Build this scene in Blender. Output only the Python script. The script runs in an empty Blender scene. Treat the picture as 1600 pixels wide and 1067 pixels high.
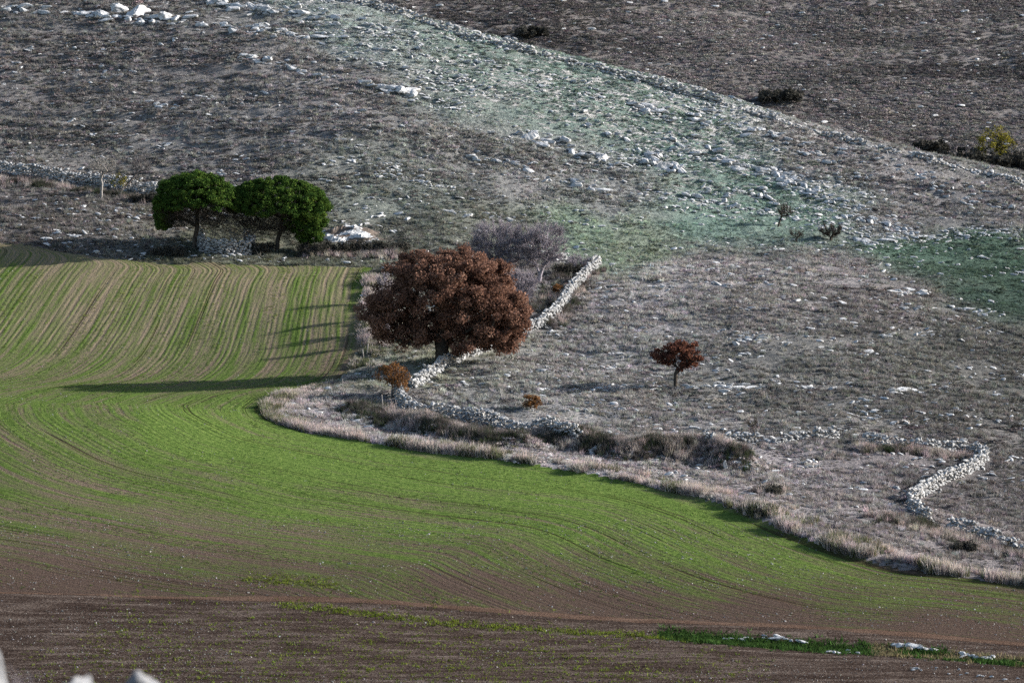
import bpy, bmesh, math, random
import numpy as np
from mathutils import Vector, Euler

random.seed(7)
RNG = np.random.default_rng(11)
SC = bpy.context.scene
COL = SC.collection

# ------------------------------------------------------------------ camera, sky, sun, exposure
CAM_Z = 62.0
PITCH = math.radians(8.0)
F_PX = 800.0 / math.tan(math.radians(6.0))          # focal length in photo pixels (12 degree lens)
cam_data = bpy.data.cameras.new("camera")
cam = bpy.data.objects.new("camera", cam_data)
COL.objects.link(cam)
cam.location = (0, 0, CAM_Z)
cam.rotation_euler = (math.radians(90) - PITCH, 0, 0)
cam_data.sensor_width = 36.0
cam_data.lens = 18.0 / math.tan(math.radians(6.0))
cam_data.clip_start = 0.5
cam_data.clip_end = 5000
cam_data.dof.use_dof = True
cam_data.dof.focus_distance = 380
cam_data.dof.aperture_fstop = 3.2
SC.camera = cam

SUN_EL = math.radians(20.0)
SUN_AZ = math.radians(10.0)                          # from +X (right) turned towards +Y (behind the trees)
world = bpy.data.worlds.new("World")
SC.world = world
world.use_nodes = True
wn = world.node_tree
sky = wn.nodes.new("ShaderNodeTexSky")
sky.sky_type = 'NISHITA'
sky.sun_disc = False
sky.sun_elevation = SUN_EL
sky.sun_rotation = math.radians(90) - SUN_AZ
wn.nodes["Background"].inputs["Strength"].default_value = 0.10
wn.links.new(sky.outputs[0], wn.nodes["Background"].inputs[0])
sun_data = bpy.data.lights.new("sun", 'SUN')
sun = bpy.data.objects.new("sun", sun_data)
COL.objects.link(sun)
sun_data.energy = 5.0
sun_data.angle = math.radians(0.5)
sun_data.color = (1.0, 0.965, 0.925)
TO_SUN = Vector((math.cos(SUN_AZ) * math.cos(SUN_EL), math.sin(SUN_AZ) * math.cos(SUN_EL), math.sin(SUN_EL)))
sun.rotation_euler = TO_SUN.to_track_quat('Z', 'Y').to_euler()
sun.location = (200, 300, 150)
SC.view_settings.view_transform = 'Standard'
SC.view_settings.look = 'None'
SC.view_settings.exposure = 1.4
SC.view_settings.gamma = 1.0
SC.view_settings.use_curve_mapping = False
SC.cycles.max_bounces = 4
SC.cycles.diffuse_bounces = 2
SC.cycles.transmission_bounces = 2
SC.cycles.use_denoising = False
SC.cycles.transparent_max_bounces = 4

# ------------------------------------------------------------------ small maths helpers
def hash2(i, j, s):
    n = (i.astype(np.int64) * 374761393 + j.astype(np.int64) * 668265263 + s * 974634777) & 0xFFFFFFFF
    n = ((n ^ (n >> 13)) * 1274126177) & 0xFFFFFFFF
    n = (n ^ (n >> 16)) & 0xFFFFFFFF
    return n / 4294967295.0

def vnoise(x, y, s=0):
    i, j = np.floor(x), np.floor(y)
    fx, fy = x - i, y - j
    fx, fy = fx * fx * (3 - 2 * fx), fy * fy * (3 - 2 * fy)
    a, b = hash2(i, j, s), hash2(i + 1, j, s)
    c, d = hash2(i, j + 1, s), hash2(i + 1, j + 1, s)
    return (a * (1 - fx) + b * fx) * (1 - fy) + (c * (1 - fx) + d * fx) * fy

def fbm(x, y, s=0, o=4):
    t, a, n = 0, 1.0, 0
    for k in range(o):
        t = t + a * vnoise(x * 2 ** k + 17.3 * k, y * 2 ** k - 9.1 * k, s + k)
        n += a
        a *= 0.5
    return t / n

def smooth(x, a, b):
    t = np.clip((x - a) / (b - a), 0, 1)
    return t * t * (3 - 2 * t)

def lin(r, g, b):
    f = lambda c: ((c / 255 + 0.055) / 1.055) ** 2.4 if c > 10 else c / 255 / 12.92
    return np.array([f(r), f(g), f(b)])

CP, SP = math.cos(PITCH), math.sin(PITCH)

def ray_dir(u, v):
    a = (np.asarray(u, float) - 800.0) / F_PX
    b = (533.5 - np.asarray(v, float)) / F_PX
    return a, CP + b * SP, -SP + b * CP

def pix_point(u, v, D):
    dx, dy, dz = ray_dir(u, v)
    return dx * D, dy * D, CAM_Z + dz * D

def project(x, y, z):
    zz = z - CAM_Z
    D = y * CP - zz * SP
    b = (y * SP + zz * CP) / D
    return 800 + F_PX * x / D, 533.5 - F_PX * b, D

# ------------------------------------------------------------------ the lie of the land (thin plate spline through surveyed points)
CTRL = []
for u in (-350, 0, 400, 800, 1200, 1600, 1950):
    CTRL.append((u, 1067 + 10, 284))
CTRL += [(-300, 925, 306), (0, 928, 306), (600, 942, 306), (1100, 968, 304), (1600, 1005, 300), (1900, 1030, 298),
         (-200, 780, 332), (100, 780, 331), (400, 790, 330), (700, 800, 329), (1000, 850, 321), (1300, 900, 315), (1600, 930, 313),
         (-200, 645, 353), (60, 645, 352), (250, 645, 352), (-200, 625, 364.5), (60, 625, 364.5), (250, 625, 364), (400, 625, 364), (-200, 588, 381.5), (60, 588, 381.5), (250, 588, 381.5), (420, 588, 380.5), (530, 588, 379), (420, 650, 357), (560, 685, 349), (760, 720, 342), (1000, 757, 337), (1200, 822, 326), (1850, 950, 312),
         (-200, 602, 375.3), (60, 602, 375.3), (250, 602, 375.3), (420, 604, 373), (500, 604, 372), (530, 606, 369),
         (-200, 500, 398), (60, 500, 398), (300, 500, 397), (540, 505, 393),
         (-200, 395, 414), (60, 400, 412), (300, 412, 411), (560, 412, 412),
         (690, 568, 377), (620, 620, 366), (640, 650, 361), (880, 690, 351), (930, 415, 417), (800, 470, 402), (860, 510, 392),
         (1055, 607, 372), (900, 560, 383), (1250, 560, 381), (1500, 560, 386), (1100, 480, 398), (1350, 470, 402), (1600, 520, 397),
         (1150, 700, 352), (1400, 690, 356), (1600, 660, 366), (1450, 810, 334), (1600, 860, 328), (1800, 800, 345),
         (1200, 405, 421), (950, 398, 423), (1400, 415, 421), (1550, 430, 423), (1800, 420, 430), (1600, 395, 432), (1400, 385, 432),
         (0, 330, 424), (-200, 320, 426), (240, 340, 424), (0, 272, 437), (240, 302, 432), (560, 370, 422), (700, 360, 424),
         (0, 140, 458), (-250, 140, 458), (300, 150, 455), (600, 200, 446), (900, 250, 447), (1200, 300, 446), (1500, 340, 445), (1750, 350, 445),
         (0, 0, 484), (300, 0, 484), (-250, 0, 486), (540, 1, 484), (700, 46, 481), (900, 96, 477), (1100, 151, 474), (1350, 225, 468), (1600, 286, 460), (1850, 340, 455),
         (800, 150, 461), (1100, 230, 459)]
cu, cv, cd = (np.array([c[i] for c in CTRL], float) for i in range(3))
cx, cy, cz = pix_point(cu, cv, cd)
ext = [(-90, 545, 6), (-40, 545, 4), (-10, 545, -2), (20, 545, -8), (60, 545, -10), (100, 540, -10), (-90, 505, 30), (-40, 505, 30),
       (-20, 512, 20), (15, 508, 12), (40, 500, 6), (75, 490, 4)]
cx = np.append(cx, [e[0] for e in ext]); cy = np.append(cy, [e[1] for e in ext]); cz = np.append(cz, [e[2] for e in ext])

def tps_kernel(r2):
    return np.where(r2 > 1e-9, r2 * np.log(np.maximum(r2, 1e-9)), 0)

n_c = len(cx)
TS = 50.0
px_, py_ = cx / TS, cy / TS
Km = tps_kernel((px_[:, None] - px_[None]) ** 2 + (py_[:, None] - py_[None]) ** 2) + np.eye(n_c) * 0.0015
Pm = np.stack([np.ones(n_c), px_, py_], 1)
Am = np.block([[Km, Pm], [Pm.T, np.zeros((3, 3))]])
W = np.linalg.solve(Am, np.concatenate([cz, np.zeros(3)]))

def tps(x, y):
    xs, ys = x.ravel() / TS, y.ravel() / TS
    out = np.empty_like(xs)
    for k in range(0, len(xs), 40000):
        s = slice(k, k + 40000)
        out[s] = tps_kernel((xs[s, None] - px_[None]) ** 2 + (ys[s, None] - py_[None]) ** 2) @ W[:n_c] + W[n_c] + W[n_c + 1] * xs[s] + W[n_c + 2] * ys[s]
    return out.reshape(x.shape)

GS = 0.4
GX = np.arange(-72, 72.01, GS)
GY = np.arange(262, 550.01, GS)
MX, MY = np.meshgrid(GX, GY)
H = tps(MX[::4, ::4], MY[::4, ::4])
def upsample(h):
    yi, xi = np.arange(MX.shape[0]) / 4.0, np.arange(MX.shape[1]) / 4.0
    y0, x0 = np.minimum(yi.astype(int), h.shape[0] - 2), np.minimum(xi.astype(int), h.shape[1] - 2)
    fy, fx = (yi - y0)[:, None], (xi - x0)[None]
    g = lambda a, b: h[np.ix_(y0 + a, x0 + b)]
    return (g(0, 0) * (1 - fx) + g(0, 1) * fx) * (1 - fy) + (g(1, 0) * (1 - fx) + g(1, 1) * fx) * fy
def blur(h, n):
    for _ in range(n):
        p = np.pad(h, 1, mode='edge')
        h = (p[:-2, 1:-1] + p[2:, 1:-1] + p[1:-1, :-2] + p[1:-1, 2:] + 2 * p[1:-1, 1:-1]) / 6
    return h
H = blur(upsample(H), 3)

def height(x, y):
    x, y = np.asarray(x, float), np.asarray(y, float)
    fx = np.clip((x - GX[0]) / GS, 0, len(GX) - 1.001)
    fy = np.clip((y - GY[0]) / GS, 0, len(GY) - 1.001)
    i, j = fx.astype(int), fy.astype(int)
    a, b = fx - i, fy - j
    return (H[j, i] * (1 - a) + H[j, i + 1] * a) * (1 - b) + (H[j + 1, i] * (1 - a) + H[j + 1, i + 1] * a) * b

def cast(u, v):
    """photo pixel -> the first point of the ground seen there"""
    u, v = np.atleast_1d(np.asarray(u, float)), np.atleast_1d(np.asarray(v, float))
    Ds = np.arange(268, 535, 0.3)
    out = np.zeros((len(u), 3))
    for k in range(0, len(u), 500):
        s = slice(k, k + 500)
        dx, dy, dz = ray_dir(u[s], v[s])
        X, Y, Z = dx[:, None] * Ds, dy[:, None] * Ds, CAM_Z + dz[:, None] * Ds
        below = Z < height(X, Y)
        idx = np.where(below.any(1), below.argmax(1), len(Ds) - 1)
        r = np.arange(len(idx))
        out[s, 0], out[s, 1] = X[r, idx], Y[r, idx]
        out[s, 2] = height(X[r, idx], Y[r, idx])
    return out

def at(u, v):
    return cast([u], [v])[0]

def poly_dist(x, y, pts):
    """distance to a polyline and the arc length of the nearest point"""
    best = np.full(np.shape(x), 1e9)
    arc = np.zeros(np.shape(x))
    acc = 0.0
    for (x0, y0), (x1, y1) in zip(pts[:-1], pts[1:]):
        dx, dy = x1 - x0, y1 - y0
        L2 = dx * dx + dy * dy + 1e-9
        t = np.clip(((x - x0) * dx + (y - y0) * dy) / L2, 0, 1)
        d = np.hypot(x - x0 - t * dx, y - y0 - t * dy)
        m = d < best
        best = np.where(m, d, best)
        arc = np.where(m, acc + t * math.sqrt(L2), arc)
        acc += math.sqrt(L2)
    return best, arc

def inside(x, y, pts):
    r = np.zeros(np.shape(x), bool)
    n = len(pts)
    for k in range(n):
        x0, y0 = pts[k]
        x1, y1 = pts[(k + 1) % n]
        c = ((y0 > y) != (y1 > y)) & (x < (x1 - x0) * (y - y0) / (y1 - y0 + 1e-12) + x0)
        r ^= c
    return r

def line2(pix):
    p = cast([a for a, b in pix], [b for a, b in pix])
    return [(q[0], q[1]) for q in p]

def densify(pts, step):
    out = [pts[0]]
    for a, b in zip(pts[:-1], pts[1:]):
        L = math.dist(a, b)
        n = max(1, int(L / step))
        for k in range(1, n + 1):
            out.append(tuple(a[i] + (b[i] - a[i]) * k / n for i in range(len(a))))
    return out

# outlines, read off the ground
EDGE = line2([(583, 417), (573, 440), (566, 490), (563, 540), (552, 570), (526, 596), (470, 610), (430, 622), (409, 640), (418, 657), (470, 674), (560, 690), (650, 705), (760, 721),
              (900, 743), (1000, 758), (1080, 776), (1150, 798), (1220, 830), (1300, 862), (1400, 889), (1500, 903), (1600, 915), (1850, 950)])
TOPEDGE = line2([(-250, 366), (0, 380), (60, 388), (150, 402), (250, 413), (400, 415), (500, 415)])
FIELD = TOPEDGE + EDGE + [(75, 260), (75, 200), (-90, 200), (-90, TOPEDGE[0][1])]
TRACK = line2([(-300, 917), (0, 924), (150, 929), (300, 933), (450, 937), (600, 943), (800, 955), (1000, 968), (1200, 976), (1400, 990), (1600, 1006), (1900, 1030)])
WEEDS = line2([(440, 946), (560, 960), (700, 974), (850, 984), (1000, 991), (1100, 1000)])
STRIP = line2([(1040, 990), (1150, 1001), (1300, 1012), (1450, 1021), (1600, 1034), (1800, 1052)])
MOUND = line2([(560, 642), (640, 666), (700, 683), (760, 697), (810, 702)])
MOUND2 = line2([(870, 690), (930, 700), (990, 712), (1050, 714), (1110, 718), (1150, 728)])
OAKWALL = [(935, 414), (915, 433), (888, 463), (872, 488), (850, 508), (805, 527), (760, 548), (700, 571), (668, 592), (643, 608)]

W_OAK = OAKWALL
W_SHADE = [(620, 618), (632, 638), (650, 648), (700, 654), (760, 661), (840, 677), (905, 690)]
W_SHORT = [(1107, 694), (1140, 692), (1182, 690)]
W_HEAP = [(1206, 693), (1240, 688), (1280, 685), (1310, 684)]
W_ZIG = [(1352, 689), (1370, 692), (1400, 698), (1450, 704), (1500, 706), (1525, 709), (1541, 718), (1530, 729), (1500, 745), (1470, 757), (1445, 772), (1424, 786), (1428, 799), (1452, 816)]
W_LAST = [(1478, 824), (1520, 834), (1562, 848), (1600, 866), (1660, 890)]
W_LONG = [(-60, 262), (0, 270), (60, 277), (150, 290), (200, 298), (250, 307)]
W_RIDGE = [(520, 1), (600, 18), (700, 50), (800, 76), (900, 101), (1000, 127), (1100, 155), (1200, 185), (1280, 209), (1350, 228), (1450, 252), (1530, 272), (1640, 300)]
W_HUT = [(312, 377), (316, 394), (350, 398), (388, 399), (394, 392), (384, 378)]
WALL_LINES = [line2(w) for w in (W_OAK, W_SHADE, W_SHORT, W_HEAP, W_ZIG, W_LAST, W_LONG, W_RIDGE, W_HUT)]
def near_wall(x, y, d):
    m = np.zeros(np.shape(x), bool)
    for w in WALL_LINES:
        m |= poly_dist(x, y, w)[0] < d
    return m

# micro relief
infield = inside(MX, MY, FIELD)
dE, arcE = poly_dist(MX, MY, EDGE)
signed = np.where(infield, -dE, dE)
off = 1 - infield.astype(float)
offs = blur(off, 3)
n1 = fbm(MX * 0.16, MY * 0.16, 3, 4) - 0.5
n2 = fbm(MX * 0.7, MY * 0.7, 8, 3) - 0.5
H = H + offs * (n1 * 0.7 + n2 * 0.35) + (1 - offs) * ((fbm(MX * 0.08, MY * 0.08, 5, 3) - 0.5) * 0.35)
H = H + offs * 0.22 * smooth(MX, -14, -6) * (1 - smooth(dE, 0.0, 9.0)) * smooth(-MY, -405, -395)
dM, aM = poly_dist(MX, MY, MOUND)
H = H + (0.55 + 0.75 * fbm(aM * 0.35, aM * 0 + 2.0, 31, 2)) * np.exp(-(dM / 1.5) ** 2) * offs * (0.35 + 0.65 * smooth(aM, 2, 9))
dM2, aM2 = poly_dist(MX, MY, MOUND2)
H = H + (0.7 + 0.9 * fbm(aM2 * 0.35, aM2 * 0 + 5.0, 33, 2)) * np.exp(-(dM2 / 1.7) ** 2) * offs
dS, _ = poly_dist(MX, MY, STRIP)
H = H - 0.25 * np.exp(-(dS / 1.2) ** 2)
# rock ledges across the hill: gentle steps
hill = smooth(MY, 432, 446) * offs
led = fbm(MX * 0.03 + MY * 0.22, MY * 0.03, 41, 3)
H = H + hill * (np.abs(((led * 9) % 1.0) - 0.5) - 0.25) * 0.9

rowd = dE + 0.16 * np.maximum(0, MY - 375) * np.clip((dE - 3) / 18, 0, 1) * infield
rowd = blur(rowd, 14) + 0.5 * (fbm(MX * 0.05, MY * 0.05, 77, 2) - 0.5)

# ------------------------------------------------------------------ materials
def new_mat(name):
    m = bpy.data.materials.new(name)
    m.use_nodes = True
    m.node_tree.nodes.clear()
    return m, m.node_tree.nodes, m.node_tree.links

class NB:
    """tiny node-building helper"""
    def __init__(self, name):
        self.m, self.n, self.l = new_mat(name)
        self.out = self.n.new("ShaderNodeOutputMaterial")
    def add(self, t, **kw):
        nd = self.n.new(t)
        for k, v in kw.items():
            setattr(nd, k, v)
        return nd
    def link(self, a, b):
        self.l.new(a, b)
    def noise(self, vec, scale, detail=4, rough=0.6):
        nd = self.add("ShaderNodeTexNoise")
        nd.inputs["Scale"].default_value = scale
        nd.inputs["Detail"].default_value = detail
        nd.inputs["Roughness"].default_value = rough
        if vec is not None:
            self.link(vec, nd.inputs["Vector"])
        return nd.outputs["Fac"]
    def ramp(self, fac, stops):
        nd = self.add("ShaderNodeValToRGB")
        while len(nd.color_ramp.elements) < len(stops):
            nd.color_ramp.elements.new(0.5)
        for e, (p, c) in zip(nd.color_ramp.elements, stops):
            e.position = p
            e.color = (*c, 1) if len(c) == 3 else c
        self.link(fac, nd.inputs[0])
        return nd.outputs[0]
    def math(self, op, a, b=None, c=None, clamp=False):
        nd = self.add("ShaderNodeMath", operation=op, use_clamp=clamp)
        for i, q in enumerate((a, b, c)):
            if q is None:
                continue
            if isinstance(q, (int, float)):
                nd.inputs[i].default_value = q
            else:
                self.link(q, nd.inputs[i])
        return nd.outputs[0]
    def mix(self, fac, a, b, mode='MIX'):
        nd = self.add("ShaderNodeMix", data_type='RGBA', blend_type=mode)
        for sock, q in ((nd.inputs[0], fac), (nd.inputs[6], a), (nd.inputs[7], b)):
            if isinstance(q, (int, float)):
                sock.default_value = q
            elif isinstance(q, (tuple, list, np.ndarray)):
                sock.default_value = (*[float(t) for t in q[:3]], 1)
            else:
                self.link(q, sock)
        return nd.outputs[2]
    def attr(self, name, kind='GEOMETRY'):
        return self.add("ShaderNodeAttribute", attribute_type=kind, attribute_name=name)
    def pos(self):
        return self.add("ShaderNodeNewGeometry").outputs["Position"]
    def obj(self):
        return self.add("ShaderNodeTexCoord").outputs["Object"]
    def bump(self, h, strength, dist):
        nd = self.add("ShaderNodeBump")
        nd.inputs["Strength"].default_value = strength
        nd.inputs["Distance"].default_value = dist
        self.link(h, nd.inputs["Height"])
        return nd.outputs[0]
    def surface(self, col, rough=0.95, normal=None, spec=0.15, translucent=0.0):
        if spec <= 0.1:
            b = self.add("ShaderNodeBsdfDiffuse")
            sock = b.inputs[0]
        else:
            b = self.add("ShaderNodeBsdfPrincipled")
            b.inputs["Roughness"].default_value = rough
            b.inputs["Specular IOR Level"].default_value = spec
            sock = b.inputs["Base Color"]
        if isinstance(col, (tuple, list, np.ndarray)):
            sock.default_value = (*[float(t) for t in col[:3]], 1)
        else:
            self.link(col, sock)
        if normal is not None:
            self.link(normal, b.inputs["Normal"])
        res = b.outputs[0]
        if translucent > 0:
            t = self.add("ShaderNodeBsdfTranslucent")
            if isinstance(col, (tuple, list, np.ndarray)):
                t.inputs[0].default_value = (*[float(q) for q in col[:3]], 1)
            else:
                self.link(col, t.inputs[0])
            mx = self.add("ShaderNodeMixShader")
            mx.inputs[0].default_value = translucent
            self.link(res, mx.inputs[1])
            self.link(t.outputs[0], mx.inputs[2])
            res = mx.outputs[0]
        self.link(res, self.out.inputs[0])
        return self.m

def mat_hill():
    b = NB("hill_ground")
    c = b.attr("col").outputs["Color"]
    p = b.pos()
    na = b.noise(p, 1.6, 6, 0.7)
    nb_ = b.noise(p, 7.0, 4, 0.7)
    k = b.math('ADD', b.math('MULTIPLY', na, 1.1), b.math('MULTIPLY', nb_, 0.6))
    shade = b.ramp(k, [(0.45, (0.45, 0.43, 0.41)), (0.85, (1, 1, 1)), (1.2, (1.5, 1.45, 1.4))])
    col = b.mix(1.0, c, shade, 'MULTIPLY')
    rk = b.attr("rocky").outputs["Fac"]
    mp = b.add("ShaderNodeMapping")
    mp.inputs["Rotation"].default_value = (0, 0, 0.35)
    mp.inputs["Scale"].default_value = (0.45, 1.5, 1.0)
    b.link(p, mp.inputs[0])
    ns = b.noise(mp.outputs[0], 1.5, 6, 0.72)
    bare = b.math('MULTIPLY', b.math('SUBTRACT', b.math('ADD', ns, rk), 1.0), 14.0, clamp=True)
    col = b.mix(bare, col, b.ramp(nb_, [(0.3, (0.2, 0.195, 0.19)), (0.6, (0.44, 0.43, 0.415))]))
    na = b.math('ADD', na, b.math('MULTIPLY', bare, 0.35))
    h = b.math('ADD', b.math('MULTIPLY', na, 1.0), b.math('MULTIPLY', nb_, 0.4))
    return b.surface(col, 0.95, b.bump(h, 0.9, 0.5), 0.1)

def mat_field():
    b = NB("crop_rows")
    p = b.pos()
    d = b.attr("rowd").outputs["Fac"]
    lush = b.attr("lush").outputs["Fac"]
    dry = b.attr("dry").outputs["Fac"]
    sep = b.add("ShaderNodeSeparateXYZ")
    b.link(p, sep.inputs[0])
    def streak(kd, kp, scale, det):
        cmb = b.add("ShaderNodeCombineXYZ")
        b.link(b.math('MULTIPLY', d, kd), cmb.inputs[0])
        b.link(b.math('MULTIPLY', sep.outputs[0], kp), cmb.inputs[1])
        b.link(b.math('MULTIPLY', sep.outputs[1], kp), cmb.inputs[2])
        return b.noise(cmb.outputs[0], scale, det, 0.6)
    s1 = streak(0.6, 0.035, 1.0, 3)        # broad drilling bands
    s2 = streak(2.6, 0.12, 1.0, 3)          # single rows
    s3 = streak(0.9, 0.02, 1.0, 2)          # wheel marks
    grain = b.noise(p, 3.2, 5, 0.75)
    wob = streak(0.8, 0.15, 1.0, 2)
    rows = b.math('SINE', b.math('ADD', b.math('MULTIPLY', d, 2 * math.pi / 0.50), b.math('MULTIPLY', wob, 5.0)))
    rows = b.math('MULTIPLY', rows, b.math('ADD', b.math('MULTIPLY', dry, 0.55), 0.45))
    rows = b.math('MULTIPLY', rows, b.ramp(streak(0.5, 0.05, 1.7, 2), [(0.35, (0.2, 0.2, 0.2)), (0.65, (1, 1, 1))]))
    fine = b.noise(p, 14.0, 3, 0.7)
    patch = b.noise(p, 0.12, 3, 0.6)
    t = b.math('ADD', b.math('ADD', b.math('MULTIPLY', s1, 1.25), b.math('MULTIPLY', rows, 0.11)), b.math('MULTIPLY', s2, 1.75))
    t = b.math('ADD', t, b.math('MULTIPLY', grain, 0.9))
    t = b.math('ADD', t, b.math('MULTIPLY', patch, 0.5))
    t = b.math('ADD', t, lush)               # 2.2 mean + lush
    green = b.math('SUBTRACT', t, 2.35)
    green = b.math('MULTIPLY', green, 1.5, clamp=True)
    soil = b.ramp(fine, [(0.3, lin(58, 47, 41)), (0.55, lin(98, 83, 73)), (0.75, lin(156, 142, 130))])
    soil = b.mix(b.math('MULTIPLY', dry, 1.0, clamp=True), soil, b.mix(0.6, soil, lin(124, 112, 92)))
    soil = b.mix(b.attr("dark").outputs["Fac"], soil, b.mix(0.62, soil, lin(48, 38, 34)))
    leaf = b.ramp(grain, [(0.3, (0.034, 0.060, 0.013)), (0.55, (0.078, 0.116, 0.028)), (0.75, (0.145, 0.17, 0.05))])
    vig = b.math('ADD', b.math('MULTIPLY', lush, 0.6), 0.62)
    vg = b.add('ShaderNodeCombineColor')
    for q_ in range(3):
        b.link(vig, vg.inputs[q_])
    leaf = b.mix(1.0, leaf, vg.outputs[0], 'MULTIPLY')
    col = b.mix(green, soil, leaf)
    mark = b.ramp(s3, [(0.37, (1, 1, 1)), (0.40, (0, 0, 0))])
    mk2 = b.math('MULTIPLY', mark, b.ramp(streak(5.0, 0.03, 1.0, 1), [(0.5, (0, 0, 0)), (0.58, (1, 1, 1))]))
    col = b.mix(b.math('MULTIPLY', mk2, 0.7), col, lin(52, 44, 34))
    h = b.math('ADD', b.math('ADD', b.math('MULTIPLY', s2, 0.6), b.math('MULTIPLY', rows, 0.16)), b.math('MULTIPLY', grain, 0.6))
    h = b.math('ADD', h, b.math('MULTIPLY', fine, 0.25))
    h = b.math('SUBTRACT', h, b.math('MULTIPLY', mk2, 0.5))
    return b.surface(col, 0.95, b.bump(h, 0.8, 0.3), 0.1)

def mat_plain_soil(name, stops, bump=0.8):
    b = NB(name)
    p = b.pos()
    mp = b.add("ShaderNodeMapping")
    mp.inputs["Scale"].default_value = (0.3, 1.6, 1.0)
    b.link(p, mp.inputs[0])
    na, nb_ = b.noise(mp.outputs[0], 0.7, 6, 0.7), b.noise(p, 7.0, 4, 0.8)
    k = b.math('ADD', b.math('MULTIPLY', na, 0.4), b.math('MULTIPLY', nb_, 0.6))
    col = b.ramp(k, stops)
    return b.surface(col, 0.95, b.bump(b.math('ADD', na, nb_), bump, 0.25), 0.1)

def mat_rock(name, lo, mid, hi):
    b = NB(name)
    p = b.pos()
    na, nb_ = b.noise(p, 2.3, 5, 0.65), b.noise(p, 9, 4, 0.7)
    k = b.math('ADD', b.math('MULTIPLY', na, 0.6), b.math('MULTIPLY', nb_, 0.4))
    col = b.ramp(k, [(0.32, lo), (0.48, mid), (0.62, hi)])
    return b.surface(col, 0.9, b.bump(nb_, 0.6, 0.12), 0.1)

def mat_tint(name, trans=0.25, bright=1.0):
    """scattered plants: each one carries its own tint"""
    b = NB(name)
    c = b.attr("tint", 'INSTANCER').outputs["Color"]
    v = b.attr("shade").outputs["Fac"]
    col = b.mix(1.0, c, b.ramp(v, [(0, (0.5 * bright,) * 3), (1, (1.35 * bright,) * 3)]), 'MULTIPLY')
    return b.surface(col, 0.9, None, 0.1, trans)

def mat_leaf(name, stops, trans=0.3):
    b = NB(name)
    v = b.attr("shade").outputs["Fac"]
    return b.surface(b.ramp(v, stops), 0.75, None, 0.1, trans)

def mat_bark(name, a, c):
    b = NB(name)
    n = b.noise(b.pos(), 6, 4, 0.7)
    return b.surface(b.ramp(n, [(0.35, a), (0.65, c)]), 0.95, b.bump(n, 0.7, 0.08), 0.1)

M_HILL, M_FIELD = mat_hill(), mat_field()
M_PLOUGH = mat_plain_soil("ploughed_soil", [(0.36, lin(32, 26, 23)), (0.5, lin(58, 48, 43)), (0.64, lin(112, 101, 93))])
M_TRACK = mat_plain_soil("track_soil", [(0.36, lin(58, 46, 39)), (0.5, lin(82, 65, 55)), (0.64, lin(112, 94, 82))], 0.8)
M_ROCK = mat_rock("limestone", (0.13, 0.13, 0.132), (0.35, 0.348, 0.346), (0.55, 0.547, 0.542))
M_WALL = mat_rock("wall_limestone", (0.10, 0.10, 0.10), (0.24, 0.238, 0.235), (0.43, 0.427, 0.42))
M_GRASS = mat_tint("grass_blades", 0.35)
M_SHRUB = mat_tint("shrub_leaves", 0.2)
M_PEBBLE = mat_tint("pebbles", 0.0)

# ------------------------------------------------------------------ object helpers
def tag(o, label=None, cat=None, group=None, kind=None):
    if label: o["label"] = label
    if cat: o["category"] = cat
    if group: o["group"] = group
    if kind: o["kind"] = kind
    return o

def empty(name, loc):
    o = bpy.data.objects.new(name, None)
    o.empty_display_size = 0.3
    COL.objects.link(o)
    o.location = loc
    return o

def np_mesh(name, V, Fc, mat=None, smooth_=False, shade=None, k=None):
    """V (n,3), Fc (m,k) arrays -> mesh"""
    me = bpy.data.meshes.new(name)
    V = np.asarray(V, np.float32); Fc = np.asarray(Fc, np.int32)
    m, k = Fc.shape
    me.vertices.add(len(V)); me.loops.add(m * k); me.polygons.add(m)
    me.vertices.foreach_set("co", V.ravel())
    me.loops.foreach_set("vertex_index", Fc.ravel())
    me.polygons.foreach_set("loop_start", np.arange(0, m * k, k, dtype=np.int32))
    me.polygons.foreach_set("loop_total", np.full(m, k, np.int32))
    me.polygons.foreach_set("use_smooth", np.full(m, smooth_, bool))
    if mat: me.materials.append(mat)
    if shade is not None:
        a = me.attributes.new("shade", 'FLOAT', 'FACE' if len(shade) == m else 'POINT')
        a.data.foreach_set("value", np.asarray(shade, np.float32))
    me.update(calc_edges=True)
    return me

def link(name, me, parent=None, loc=(0, 0, 0)):
    o = bpy.data.objects.new(name, me)
    COL.objects.link(o)
    o.location = loc
    if parent: o.parent = parent
    return o

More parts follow.
